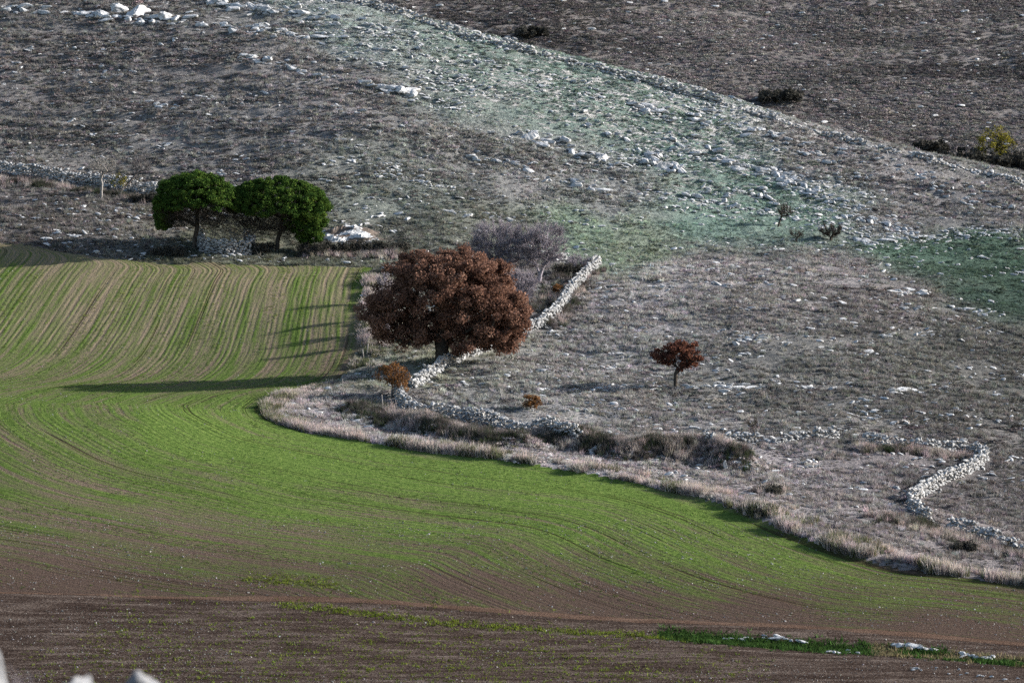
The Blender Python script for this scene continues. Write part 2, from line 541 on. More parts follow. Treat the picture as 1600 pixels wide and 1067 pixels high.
# ------------------------------------------------------------------ albedo of the open ground
K = 0.85
HILLCOL = [  # photo pixel, colour of the ground there
    (50, 120, (98, 92, 84)), (250, 90, (98, 92, 84)), (450, 110, (104, 98, 90)), (100, 220, (96, 92, 82)), (350, 230, (102, 98, 90)),
    (560, 180, (108, 102, 95)), (700, 230, (104, 103, 94)), (620, 320, (98, 106, 88)), (560, 40, (108, 118, 108)), (760, 110, (92, 114, 98)),
    (900, 160, (88, 114, 98)), (1050, 220, (84, 114, 96)), (1200, 280, (80, 112, 92)), (950, 300, (104, 106, 98)), (820, 270, (106, 104, 96)),
    (1100, 340, (82, 112, 92)), (1250, 350, (80, 110, 90)), (900, 360, (96, 116, 84)), (1000, 380, (104, 116, 84)), (760, 360, (108, 112, 88)),
    (640, 370, (104, 106, 86)), (1400, 300, (104, 98, 92)), (1550, 330, (102, 96, 90)), (1300, 245, (108, 104, 98)), (1400, 355, (102, 98, 92)),
    (1450, 400, (60, 92, 68)), (1560, 430, (58, 88, 64)), (1700, 430, (56, 86, 62)), (1580, 475, (58, 86, 66)), (1540, 385, (60, 90, 66)),
    (1100, 420, (148, 138, 128)), (1300, 420, (140, 130, 122)), (1000, 470, (146, 138, 130)), (1200, 480, (132, 124, 114)), (1400, 480, (118, 108, 100)),
    (960, 560, (138, 134, 124)), (1100, 600, (118, 116, 102)), (1250, 560, (112, 110, 98)), (1450, 560, (106, 104, 90)), (1580, 560, (100, 98, 86)),
    (900, 640, (142, 136, 124)), (1050, 660, (134, 126, 116)), (1300, 640, (114, 110, 98)), (1500, 640, (104, 100, 88)), (760, 610, (128, 126, 114)),
    (1250, 740, (144, 132, 126)), (1400, 740, (126, 114, 108)), (1200, 780, (140, 128, 120)), (1350, 820, (132, 120, 112)), (1550, 760, (110, 102, 94)),
    (1500, 850, (124, 112, 104)), (600, 640, (136, 128, 118)), (560, 600, (120, 122, 96)), (700, 700, (160, 148, 140)), (900, 730, (160, 148, 140)), (480, 650, (152, 140, 132)),
    (660, 560, (140, 138, 100)), (850, 450, (130, 120, 110)), (60, 300, (96, 90, 82)), (120, 350, (112, 104, 92)), (30, 360, (108, 98, 86)), (220, 360, (114, 108, 90)),
    (300, 400, (92, 96, 66)), (450, 400, (98, 102, 72)), (560, 395, (104, 106, 80))]
hp = cast([h[0] for h in HILLCOL], [h[1] for h in HILLCOL])
hc = np.array([lin(*h[2]) for h in HILLCOL]) * K
hc = hc + (hc.mean(1, keepdims=True) - hc) * 0.56
hc = hc * np.array([1.0, 1.0, 1.05])
gm = (hc[:, 1] > hc[:, 0] * 1.08)[:, None]
hc = np.where(gm, hc * np.array([0.98, 1.02, 1.0]), hc)
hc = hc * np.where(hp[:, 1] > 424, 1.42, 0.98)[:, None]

def idw(x, y, P, val, ys=0.5, power=3.0):
    x, y = np.ravel(x), np.ravel(y)
    out = np.empty((len(x),) + val.shape[1:])
    for k in range(0, len(x), 40000):
        s = slice(k, k + 40000)
        d2 = (x[s, None] - P[None, :, 0]) ** 2 + ((y[s, None] - P[None, :, 1]) * ys) ** 2 + 1.5
        w = d2 ** (-power / 2 * 1.3)
        w /= w.sum(1, keepdims=True)
        out[s] = w @ val
    return out

def ground_col(x, y):
    w1 = (fbm(np.ravel(x) * 0.12, np.ravel(y) * 0.12, 91, 3) - 0.5) * 9
    w2 = (fbm(np.ravel(x) * 0.12, np.ravel(y) * 0.12, 95, 3) - 0.5) * 14
    return idw(np.ravel(x) + w1, np.ravel(y) + w2, hp, hc)

LUSH = [(0, 440, .52), (200, 440, .48), (400, 440, .46), (550, 440, .52), (0, 520, .55), (200, 520, .52), (400, 520, .52), (540, 540, .44), (300, 405, .45), (60, 395, .30),
        (0, 580, .55), (200, 580, .55), (400, 585, .55), (0, 620, .75), (200, 625, .78), (350, 640, .85), (100, 680, .80), (300, 690, .95), (500, 720, .98), (700, 740, .98), (900, 765, .92), (1080, 800, .85),
        (0, 740, .62), (250, 760, .66), (500, 790, .78), (700, 810, .78), (900, 830, .78), (1050, 850, .68), (1180, 840, .62), (1250, 870, .66), (1400, 905, .50), (1550, 920, .42),
        (0, 820, .48), (250, 830, .50), (500, 850, .50), (750, 870, .46), (950, 890, .42), (1150, 910, .45), (1350, 940, .32), (1550, 960, .22),
        (0, 880, .28), (250, 890, .33), (500, 905, .30), (750, 920, .14), (950, 940, .0), (1200, 955, -.05), (1500, 985, -.1), (100, 915, .1), (400, 925, .12)]
lp = cast([h[0] for h in LUSH], [h[1] for h in LUSH])
lush_v = np.array([[h[2] - 0.01 - (0.08 if h[0] < 280 and h[1] > 600 else 0.0)] for h in LUSH])

# ------------------------------------------------------------------ ground sheets
tx, ty = np.array(TRACK).T
def track_y(x):
    return np.interp(x, tx, ty)
below_track = MY < track_y(MX)
fc_in = inside(MX[:-1, :-1] + GS / 2, MY[:-1, :-1] + GS / 2, FIELD)
fc_below = (MY[:-1, :-1] + GS / 2) < track_y(MX[:-1, :-1] + GS / 2)
ids = np.arange(MX.size).reshape(MX.shape)
quads = np.stack([ids[:-1, :-1], ids[:-1, 1:], ids[1:, 1:], ids[1:, :-1]], -1).reshape(-1, 4)
V_ALL = np.stack([MX.ravel(), MY.ravel(), H.ravel()], 1)

def sheet(name, mask, mat, label, attrs):
    q = quads[mask.ravel()]
    used, inv = np.unique(q.ravel(), return_inverse=True)
    me = np_mesh(name, V_ALL[used], inv.reshape(-1, 4), mat, True)
    for an, arr in attrs.items():
        if arr.ndim == 2:
            a = me.attributes.new(an, 'FLOAT_COLOR', 'POINT')
            a.data.foreach_set("color", np.concatenate([arr[used], np.ones((len(used), 1))], 1).astype(np.float32).ravel())
        else:
            a = me.attributes.new(an, 'FLOAT', 'POINT')
            a.data.foreach_set("value", arr[used].astype(np.float32))
    o = link(name, me)
    return tag(o, label, None, None, "structure")

COLS = ground_col(MX, MY)
ROCKY = [(100, 15, .43), (230, 25, .50), (450, 30, .49), (560, 50, .46), (640, 60, .46), (200, 120, .26), (60, 200, .24), (400, 110, .34), (600, 145, .40), (400, 220, .28), (560, 230, .34),
         (720, 110, .50), (850, 160, .51), (1000, 190, .53), (1150, 240, .54), (1280, 290, .53), (1100, 300, .48), (950, 270, .43), (850, 230, .42), (1360, 350, .50), (1300, 330, .46), (1230, 360, .36),
         (700, 260, .38), (620, 320, .36), (800, 330, .38), (1000, 360, .36), (1100, 370, .32), (1450, 300, .38), (1550, 320, .36), (1400, 370, .30), (1500, 420, .24), (1100, 430, .22), (1000, 500, .26),
         (1250, 540, .30), (1450, 480, .34), (1150, 605, .36), (1400, 620, .36), (900, 640, .34), (1300, 740, .22), (700, 700, .2), (100, 330, .2), (560, 400, .2)]
rp = cast([h[0] for h in ROCKY], [h[1] for h in ROCKY])
ROCKYV = idw(MX, MY, rp, np.array([[h[2]] for h in ROCKY])).ravel()
LUSHV = idw(MX, MY, lp, lush_v, 0.7).ravel()
vis_u, vis_v, vis_D = project(MX.ravel(), MY.ravel(), H.ravel())
dryv = smooth(MY, 372, 392).ravel()
darkv = (1 - smooth(MY, 302, 330)).ravel()
sheet("hillside", ~fc_in, M_HILL, "dry stony hillside and rough grassland above the fields", {"col": COLS, "rocky": ROCKYV})
sheet("crop_field", fc_in & ~fc_below, M_FIELD, "field of young green crop drilled in curving rows", {"rowd": rowd.ravel(), "lush": LUSHV, "dry": dryv, "dark": darkv})
sheet("ploughed_field", fc_in & fc_below, M_PLOUGH, "dark bare ploughed soil along the bottom of the picture", {})

# earth track, a worn ribbon lying on the soil
tp = densify([(p[0], p[1]) for p in TRACK], 0.6)
tv, tf = [], []
for i, (x, y) in enumerate(tp):
    w = 0.55 + 0.6 * float(fbm(np.array([x * 0.25]), np.array([3.0]), 4, 3)[0] - 0.5)
    if x < -14: w *= max(0.35, 1 + (x + 14) / 20)
    for k in range(5):
        s = (k - 2) / 2
        yy = y + s * w + 0.1 * random.uniform(-1, 1) * abs(s)
        tv.append((x, yy, float(height(x, yy)) + 0.035 - 0.03 * abs(s)))
    if i:
        for k in range(4):
            a = (i - 1) * 5 + k
            tf.append((a, a + 5, a + 6, a + 1))
tag(link("dirt_track", np_mesh("dirt_track", tv, np.array(tf)[:, ::-1], M_TRACK, True)), "worn reddish earth track along the foot of the crop field", None, None, "structure")

# near slope below the camera
ny = np.array([-40, -10, 0, 10, 20, 30, 36, 45, 60, 80, 100, 130, 160, 200, 240, 265])
nz = np.array([63, 61, 60.3, 58.7, 56.9, 55.1, 53.95, 51.2, 46, 39, 33, 25, 17.5, 9, 3, 0.4])
yy = np.arange(-40, 265.1, 1.5)
xx = np.arange(-90, 90.1, 2.5)
NX, NY = np.meshgrid(xx, yy)
def near_height(x, y):
    return np.interp(y, ny, nz) + (fbm(np.asarray(x) * 0.2, np.asarray(y) * 0.2, 61, 3) - 0.5) * 0.25
NZ = near_height(NX, NY) - 0.15 * (NY > 255)
ids2 = np.arange(NX.size).reshape(NX.shape)
q2 = np.stack([ids2[:-1, :-1], ids2[:-1, 1:], ids2[1:, 1:], ids2[1:, :-1]], -1).reshape(-1, 4)
me = np_mesh("near_slope", np.stack([NX.ravel(), NY.ravel(), NZ.ravel()], 1), q2, M_HILL, True)
a = me.attributes.new("col", 'FLOAT_COLOR', 'POINT')
a.data.foreach_set("color", np.tile(np.append(lin(100, 92, 84), 1), NX.size).astype(np.float32))
tag(link("near_slope", me), "rough slope falling away below the viewpoint", None, None, "structure")

# far hillside across the hidden valley
fx = np.arange(-160, 200.1, 2.0)
fy = np.concatenate([np.arange(535, 690, 4.0), np.arange(690, 900, 2.0), np.arange(900, 1500, 12.0)])
FX, FY = np.meshgrid(fx, fy)
def far_height(x, y):
    x, y = np.asarray(x, float), np.asarray(y, float)
    t = np.maximum(0, y - 692 - 0.12 * (x - 70))
    return -12.5 + 0.005 * (y - 690) + 0.165 * t + 0.02 * np.maximum(0, x) * smooth(y, 700, 760) + (fbm(x * 0.02, y * 0.02, 51, 4) - 0.5) * 9 * smooth(y, 700, 790) \
        + (fbm(x * 0.15, y * 0.15, 57, 3) - 0.5) * 0.9
FZ = far_height(FX, FY)
ids3 = np.arange(FX.size).reshape(FX.shape)
q3 = np.stack([ids3[:-1, :-1], ids3[:-1, 1:], ids3[1:, 1:], ids3[1:, :-1]], -1).reshape(-1, 4)
me = np_mesh("far_hillside", np.stack([FX.ravel(), FY.ravel(), FZ.ravel()], 1), q3, M_HILL, True)
fn = fbm(FX * 0.04, FY * 0.02, 67, 4).ravel()[:, None]
fcol = lin(116, 111, 108) * K * (0.75 + 0.5 * fn)
redm = ((FY > 672) & (FY < 694) & (FX > 40)).ravel()[:, None]
fcol = np.where(redm, lin(112, 76, 66) * K, fcol)
a = me.attributes.new("col", 'FLOAT_COLOR', 'POINT')
a.data.foreach_set("color", np.concatenate([fcol, np.ones((len(fcol), 1))], 1).astype(np.float32).ravel())
tag(link("far_hillside", me), "dark brown scrub covered hillside beyond the ridge", None, None, "structure")

def cast_far(u, v):
    dx, dy, dz = ray_dir(u, v)
    for D in np.arange(560, 1300, 0.5):
        if CAM_Z + dz * D < far_height(dx * D, dy * D):
            break
    return np.array([dx * D, dy * D, far_height(dx * D, dy * D)])

# ------------------------------------------------------------------ scatter by geometry nodes (grass and pebbles nobody could count)
SRC = {}
def source(key, meshes):
    c = bpy.data.collections.new("source_" + key)
    for i, m in enumerate(meshes):
        c.objects.link(bpy.data.objects.new("%s_%02d" % (key, i), m))
    SRC[key] = (c, len(meshes))

def scatter(name, P, rot, scale, tint, key, label, cat):
    n = len(P)
    me = bpy.data.meshes.new(name)
    me.vertices.add(n)
    me.vertices.foreach_set("co", np.asarray(P, np.float32).ravel())
    def at_(nm, typ, field, arr):
        me.attributes.new(nm, typ, 'POINT').data.foreach_set(field, np.asarray(arr, np.float32 if typ != 'INT' else np.int32).ravel())
    at_("rot", 'FLOAT_VECTOR', "vector", rot)
    at_("scl", 'FLOAT_VECTOR', "vector", scale)
    at_("tint", 'FLOAT_COLOR', "color", np.concatenate([tint, np.ones((n, 1))], 1))
    at_("idx", 'INT', "value", RNG.integers(0, SRC[key][1], n))
    o = link(name, me)
    ng = bpy.data.node_groups.new(name + "_nodes", 'GeometryNodeTree')
    ng.interface.new_socket("Geometry", in_out='INPUT', socket_type='NodeSocketGeometry')
    ng.interface.new_socket("Geometry", in_out='OUTPUT', socket_type='NodeSocketGeometry')
    N, L = ng.nodes, ng.links
    gi, go = N.new("NodeGroupInput"), N.new("NodeGroupOutput")
    ci = N.new("GeometryNodeCollectionInfo")
    ci.inputs[0].default_value = SRC[key][0]
    ci.inputs["Separate Children"].default_value = True
    ci.inputs["Reset Children"].default_value = True
    iop = N.new("GeometryNodeInstanceOnPoints")
    iop.inputs["Pick Instance"].default_value = True
    def na(nm, t):
        q = N.new("GeometryNodeInputNamedAttribute")
        q.data_type = t
        q.inputs[0].default_value = nm
        return q.outputs[0]
    L.new(gi.outputs[0], iop.inputs["Points"])
    L.new(ci.outputs[0], iop.inputs["Instance"])
    L.new(na("idx", 'INT'), iop.inputs["Instance Index"])
    L.new(na("rot", 'FLOAT_VECTOR'), iop.inputs["Rotation"])
    L.new(na("scl", 'FLOAT_VECTOR'), iop.inputs["Scale"])
    L.new(iop.outputs[0], go.inputs[0])
    md = o.modifiers.new("scatter", 'NODES')
    md.node_group = ng
    return tag(o, label, cat, None, "stuff")

def blade_mesh(name, n, rad, h, w, lean, mat, hv=0.5):
    V, Fc, S = [], [], []
    for i in range(n):
        a = random.uniform(0, 6.283); r = rad * math.sqrt(random.random())
        bx, by = r * math.cos(a), r * math.sin(a)
        hh = h * random.uniform(1 - hv, 1.15)
        la = random.uniform(0, 6.283); ll = lean * hh * random.random()
        tx_, ty_ = bx * 1.5 + ll * math.cos(la), by * 1.5 + ll * math.sin(la)
        wa = random.uniform(0, 3.1416)
        wx, wy = w * math.cos(wa) / 2, w * math.sin(wa) / 2
        k = len(V)
        V += [(bx - wx, by - wy, -0.04), (bx + wx, by + wy, -0.04), (tx_, ty_, hh)]
        Fc.append((k, k + 1, k + 2)); S.append(random.random())
    return np_mesh(name, V, Fc, mat, False, S)

def cushion_mesh(name, n, rx, rz, s, mat):
    """low shrub: small leaf faces over an uneven dome"""
    V, Fc, S = [], [], []
    lob = [(random.uniform(-.5, .5), random.uniform(-.5, .5), random.uniform(.5, .9)) for _ in range(4)]
    for i in range(n):
        lx, ly, lr = random.choice(lob)
        a = random.uniform(0, 6.283); e = math.asin(random.random())
        rr = lr * random.uniform(0.75, 1.05)
        p = Vector(((lx + rr * math.cos(a) * math.cos(e)) * rx, (ly + rr * math.sin(a) * math.cos(e)) * rx, rr * math.sin(e) * rz - 0.02))
        q = Euler((random.uniform(0, 6), random.uniform(0, 6), random.uniform(0, 6))).to_matrix()
        ss = s * random.uniform(0.6, 1.4)
        k = len(V)
        V += [p + q @ Vector((-ss, 0, 0)), p + q @ Vector((ss, -ss * .5, 0)), p + q @ Vector((ss * .4, ss, 0))]
        Fc.append((k, k + 1, k + 2)); S.append(random.random())
    return np_mesh(name, [tuple(v) for v in V], Fc, mat, False, S)

def rock_mesh(name, sub, seed, mat, flat=0.7, planes=11, jitter=0.05, smooth_=False):
    r = random.Random(seed)
    bm = bmesh.new()
    bmesh.ops.create_icosphere(bm, subdivisions=sub, radius=1.0)
    pl = []
    for _ in range(planes):
        n = Vector((r.gauss(0, 1), r.gauss(0, 1), r.gauss(0, 1))).normalized()
        pl.append((n, r.uniform(0.45, 0.75)))
    sx, sy = r.uniform(0.9, 1.25), r.uniform(0.7, 1.0)
    off_ = r.uniform(0, 50)
    for v in bm.verts:
        p = v.co.copy()
        for n, d in pl:
            t = p.dot(n)
            if t > d:
                p -= n * (t - d)
        j = fbm(np.array([p.x * 2.3 + off_]), np.array([p.y * 2.3 + p.z * 1.7]), seed, 3)[0] - 0.5
        p *= 1 + j * jitter * 4
        v.co = Vector((p.x * sx, p.y * sy, p.z * flat))
    bm.normal_update()
    me = bpy.data.meshes.new(name)
    bm.to_mesh(me); bm.free()
    me.materials.append(mat)
    me.polygons.foreach_set("use_smooth", np.full(len(me.polygons), smooth_, bool))
    return me

source("grass", [blade_mesh("grass_tuft", 26, 0.17, 0.34, 0.05, 0.7, M_GRASS) for _ in range(5)])
source("tall", [blade_mesh("tall_tuft", 34, 0.20, 0.72, 0.045, 0.45, M_GRASS, 0.55) for _ in range(5)])
source("shrub", [cushion_mesh("low_shrub", 70, 0.38, 0.34, 0.07, M_SHRUB) for _ in range(6)])
source("sprout", [blade_mesh("sprout", 7, 0.11, 0.13, 0.045, 0.9, M_GRASS) for _ in range(4)])
source("pebble", [rock_mesh("pebble", 1, 300 + k, M_PEBBLE, 0.6) for k in range(5)])
source("rock", [rock_mesh("small_rock", 2, 320 + k, M_ROCK, 0.5) for k in range(6)])

def rand_ground(n, y0, y1, mu=110, mv=90):
    """random points of the visible ground sheet, with a margin round the picture"""
    y = RNG.uniform(y0, y1, n)
    x = RNG.uniform(-68, 68, n)
    z = height(x, y)
    u, v, D = project(x, y, z)
    k = (u > -mu) & (u < 1600 + mu) & (v > -mv) & (v < 1067 + mv)
    return x[k], y[k], z[k], u[k], v[k]

def eul(n, tilt=0.2):
    return np.stack([RNG.normal(0, tilt, n), RNG.normal(0, tilt, n), RNG.uniform(0, 6.283, n)], 1)

def jit(c, s=0.2, h=0.05):
    n = len(c)
    return np.clip(c * RNG.normal(1, s, (n, 1)).clip(0.35, 2.0) * RNG.normal(1, h, (n, 3)), 0.004, 0.9)

# ---- dry grass and low scrub over all open ground
x, y, z, u, v = rand_ground(520000, 300, 500)
fin = inside(x, y, FIELD)
x, y, z, u, v = (q[~fin] for q in (x, y, z, u, v))
c = ground_col(x, y)
dn = fbm(x * 0.25, y * 0.25, 21, 3)
keep = RNG.random(len(x)) < smooth(dn, 0.28, 0.6) * 0.9 + 0.1
onhill = y > 428
keep &= ~onhill | (RNG.random(len(x)) < 0.75)
keep &= ~near_wall(x, y, 0.6)
isgreen = c[:, 1] > c[:, 0] * 1.05
sel = keep
dl, al = poly_dist(x, y, EDGE)
P = np.stack([x, y, z], 1)[sel]
n = len(P)
cc = c[sel]
tint = np.where((RNG.random(n) < 0.5)[:, None], cc * 1.35, cc * np.array([1.1, 1.08, 1.0]))
gx, gy = P[:, 0], P[:, 1]
cl = fbm(gx * 0.7, gy * 1.3, 43, 3)
cl2 = fbm(gx * 0.10, gy * 0.16, 47, 3)
tint = tint * (0.7 + 0.6 * smooth(cl, 0.3, 0.7))[:, None] * (0.75 + 0.5 * cl2)[:, None]
sc = (0.42 + 0.5 * smooth(cl, 0.35, 0.7))[:, None] * RNG.uniform(0.7, 1.4, (n, 1)) * np.where(isgreen[sel], 0.7, 1.0)[:, None] * np.array([1, 1, 1.0])
sc[:, 2] *= np.where(onhill[sel], 0.75, 0.8)
scatter("dry_grass", P, eul(n), sc, jit(tint, 0.28), "grass", "dry grey and green grass tufts over the hill and pasture", "grass")

x, y, z, u, v = rand_ground(150000, 330, 500)
fin = inside(x, y, FIELD)
c = ground_col(x, y)
isgreen = c[:, 1] > c[:, 0] * 1.05
dn = fbm(x * 0.10 + 3, y * 0.35, 23, 4)
onhill = y > 428
prob = smooth(dn, 0.46, 0.62) * np.where(onhill, 0.9, 0.42) * np.where(isgreen, 0.35, 1.0) + np.where(onhill & ~isgreen, 0.06, 0.01)
k = (~fin) & (RNG.random(len(x)) < prob) & ~near_wall(x, y, 0.7)
P = np.stack([x, y, z], 1)[k]
n = len(P)
tint = c[k] * np.array([1.1, 1.04, 1.0])
sc = RNG.lognormal(-0.42, 0.4, (n, 1)).clip(0.25, 1.5) * np.array([1.4, 0.9, 0.6])
r = eul(n, 0.1); r[:, 2] = RNG.normal(0, 0.5, n)
scatter("low_scrub", P, r, sc, jit(tint, 0.3), "shrub", "low dark grey brown scrub cushions spread over the slopes", "scrub")

# ---- tall pale grass on the verge between field and pasture
pts = []
for (xa, ya) in densify(EDGE, 0.25):
    pts.append((xa, ya))
pts = np.array(pts)
n = 26000
pick = pts[RNG.integers(0, len(pts), n)]
offr = np.abs(RNG.normal(0, 1.3, n)) + 0.05
ang = RNG.uniform(0, 6.283, n)
x, y = pick[:, 0] + offr * np.cos(ang), pick[:, 1] + offr * np.sin(ang)
fin = inside(x, y, FIELD)
clump = fbm(x * 0.5, y * 0.5, 29, 3)
k = (~fin) & (clump > 0.40 + 0.08 * RNG.random(len(x))) & (y < 404)
x, y = x[k], y[k]
z = height(x, y)
u, v, D = project(x, y, z)
dd, _ = poly_dist(x, y, EDGE)
n = len(x)
tint = np.where((RNG.random(n) < 0.6 * smooth(fbm(x * 0.35, y * 0.35, 313, 3), 0.45, 0.65) + 0.05)[:, None], lin(98, 100, 74), lin(176, 163, 157)) * 0.95
sc = RNG.lognormal(-0.2, 0.32, (n, 1)).clip(0.35, 1.6) * (0.65 + 0.7 * fbm(x * 0.4, y * 0.4, 311, 3))[:, None] * np.array([1, 1, 1.0])
sc[:, 2] *= np.where(u > 1120, 0.9, np.where((u < 570) & (y > 363), 0.33, np.where(u < 600, 0.6, 0.75))) * (1 - 0.3 * np.clip(dd / 3, 0, 1))
scatter("verge_grass", np.stack([x, y, z], 1), eul(n, 0.15), sc, jit(tint, 0.2), "tall", "tall pale dry grass standing along the crop field edge", "grass")

# ---- dark rank growth on the shaded faces of the rubble banks
X, Y, T, S = [], [], [], []
for line, wdt, cnt in ((MOUND, 1.3, 2300), (MOUND2, 1.5, 2400), (line2([(640, 662), (760, 676), (880, 696)]), 0.5, 900), (line2([(1352, 700), (1510, 715)]), 0.6, 700),
                       (line2([(1380, 808), (1440, 822), (1480, 840), (1560, 856), (1640, 880)]), 1.4, 1900), (line2([(480, 398), (540, 398), (620, 398)]), 0.8, 700),
                       (line2([(840, 510), (865, 480), (890, 440), (905, 420)]), 1.6, 1500), (line2([(0, 282), (120, 298), (235, 316)]), 0.7, 900), (line2([(1185, 770), (1225, 765)]), 0.5, 200), (line2([(1170, 795), (1210, 795)]), 0.6, 260)):
    lp_ = np.array(densify(line, 0.2))
    pk = lp_[RNG.integers(0, len(lp_), cnt)]
    X.append(pk[:, 0] + RNG.normal(0, wdt * 0.6, cnt)); Y.append(pk[:, 1] - 0.5 + RNG.normal(0, wdt * 0.6, cnt))
X, Y = np.concatenate(X), np.concatenate(Y)
k = ~inside(X, Y, FIELD) & ~near_wall(X, Y, 0.35)
X, Y = X[k], Y[k]
n = len(X)
tint = np.where((RNG.random(n) < 0.4)[:, None], lin(54, 62, 44), lin(88, 82, 78))
pale = smooth(fbm(X * 0.5, Y * 0.5, 303, 3), 0.4, 0.6) * 0.75
tint = np.where((RNG.random(n) < pale)[:, None], lin(162, 150, 144), tint)
scatter("bank_grass", np.stack([X, Y, height(X, Y)], 1), eul(n, 0.35), RNG.uniform(0.3, 0.85, (n, 1)) * (0.6 + 0.9 * fbm(X * 0.6, Y * 0.6, 301, 3))[:, None] * np.ones(3), jit(tint, 0.25), "tall", "coarse dark grass and weeds overgrowing the rubble banks and wall feet", "grass")

# ---- crop sprouts in their rows
x, y, z, u, v = rand_ground(420000, 292, 432)
k = inside(x, y, FIELD) & (y > track_y(x) + 1.0)
x, y, z, u, v = (q[k] for q in (x, y, z, u, v))
gi_ = ((y - GY[0]) / GS).astype(int), ((x - GX[0]) / GS).astype(int)
def grid_sample(A, x, y):
    fx, fy = (x - GX[0]) / GS, (y - GY[0]) / GS
    i, j = fx.astype(int), fy.astype(int)
    a, b = fx - i, fy - j
    return (A[j, i] * (1 - a) + A[j, i + 1] * a) * (1 - b) + (A[j + 1, i] * (1 - a) + A[j + 1, i + 1] * a) * b
rd = grid_sample(rowd, x, y)
lv = idw(x, y, lp, lush_v, 0.7).ravel()
band = fbm(rd * 0.8, x * 0.02 + y * 0.02, 71, 3)
row = 0.5 + 0.5 * np.cos(rd * 2 * math.pi / 0.50 + 2.5 * fbm(rd * 0.7, x * 0.06 + y * 0.06, 99, 2))
rm = smooth(fbm(rd * 0.45, x * 0.07 + y * 0.07, 79, 3), 0.38, 0.58) * (1 - 0.2 * smooth(y, 372, 384))
prob = np.clip(lv * 0.85 + (band - 0.5) * 2.6 - 0.22, 0, 1) * ((0.03 + 0.97 * row ** 2) * (1 - rm) + 0.42 * rm)
k = RNG.random(len(x)) < prob
n = int(k.sum())
g = np.array([0.100, 0.143, 0.038]) * (0.75 + 0.55 * fbm(x[k] * 0.15, y[k] * 0.15, 73, 3))[:, None]
g = g * (0.62 + 0.62 * lv[k])[:, None]
yel = smooth(y[k], 380, 400)[:, None] * 0.55
g = g * (1 - yel) + np.array([0.17, 0.18, 0.045]) * yel
scatter("crop_sprouts", np.stack([x, y, z], 1)[k], eul(n, 0.2), RNG.uniform(0.55, 1.15, (n, 1)) * np.array([1, 1, 0.85]), jit(g, 0.22), "sprout", "young green cereal sprouts growing in rows", "crop")

# ---- weeds on the ploughed land and grass in the ditch strip
X, Y, S = [], [], []
for line, wdt, cnt, sz in ((WEEDS, 0.5, 900, 1.4), (STRIP, 0.8, 5200, 2.05), (line2([(150, 985), (700, 1010), (1000, 1040)]), 6, 1600, 1.2), (line2([(380, 905), (520, 915)]), 1.0, 250, 1.3), (line2([(40, 1040), (700, 1050), (1200, 1040)]), 4, 1400, 1.2)):
    lp_ = np.array(densify(line, 0.2))
    pk = lp_[RNG.integers(0, len(lp_), cnt)]
    X.append(pk[:, 0] + RNG.normal(0, 0.3, cnt)); Y.append(pk[:, 1] + RNG.normal(0, wdt, cnt)); S.append(np.full(cnt, sz))
X, Y, S = np.concatenate(X), np.concatenate(Y), np.concatenate(S)
n = len(X)
isstrip = (S > 2)
S = S * np.where(isstrip, 0.45 + 1.1 * fbm(X * 0.8, Y * 0.8, 305, 3), 1.0)
tint = np.where(isstrip[:, None], np.array([0.035, 0.068, 0.018]), np.array([0.10, 0.125, 0.02]))
tint = np.where((isstrip & (X > 22) & (fbm(X * 0.5, Y * 0.7, 307, 3) > 0.5))[:, None], lin(104, 96, 72), tint)
scatter("field_weeds", np.stack([X, Y, height(X, Y)], 1), eul(n, 0.3), (S * RNG.uniform(0.5, 1.3, n))[:, None] * np.array([1, 1, 0.7]), jit(tint, 0.3), "sprout", "green weeds in the ditch strip and on the bare soil", "weeds")

# ---- pebbles turned up by the plough
x, y, z, u, v = rand_ground(140000, 268, 432)
fin = inside(x, y, FIELD)
pb = fbm(x * 0.12, y * 0.3, 83, 3)
prob = np.where(y < 322, 0.95, 0.22) * smooth(pb, 0.32, 0.62)
k = fin & (RNG.random(len(x)) < prob) & (np.abs(y - track_y(x)) > 0.9)
n = int(k.sum())
sz = RNG.lognormal(math.log(0.034), 0.45, n).clip(0.015, 0.13)
scatter("field_pebbles", np.stack([x, y, z + 0.01], 1)[k], eul(n, 0.6), sz[:, None] * np.ones(3), jit(np.tile(np.array([0.34, 0.325, 0.31]), (n, 1)), 0.25), "pebble", "small pale stones turned up across the ploughed soil", "pebbles")

# ---- far hillside scrub
n0 = 130000
x, y = RNG.uniform(-45, 100, n0), RNG.uniform(690, 900, n0)
z = far_height(x, y)
u, v, D = project(x, y, z)
dn = fbm(x * 0.08, y * 0.2, 87, 4)
k = (u > 400) & (u < 1720) & (v > -60) & (RNG.random(n0) < 0.35 + 0.65 * smooth(dn, 0.35, 0.6))
n = int(k.sum())
t = lin(122, 116, 113) * K * np.ones((n, 3)) * (0.62 + 0.55 * smooth(fbm(x[k] * 0.03, y[k] * 0.06, 89, 4), 0.3, 0.7))[:, None]
scatter("far_scrub", np.stack([x, y, z], 1)[k], eul(n, 0.1), RNG.uniform(0.6, 1.6, (n, 1)) * np.array([1.6, 1, 0.7]), jit(t, 0.25), "shrub", "dark brown scrub covering the hillside beyond the ridge", "scrub")

# ------------------------------------------------------------------ rocks
ROCKS = [rock_mesh("limestone_rock", 3, 500 + k, M_ROCK, 0.48, 9, 0.10) for k in range(8)]
STONES = [rock_mesh("wall_stone", 2, 600 + k, M_WALL, 0.72, 8, 0.02) for k in range(8)]
CRAG = [rock_mesh("crag", 4, 700 + k, M_ROCK, 0.7, 9, 0.16) for k in range(5)]

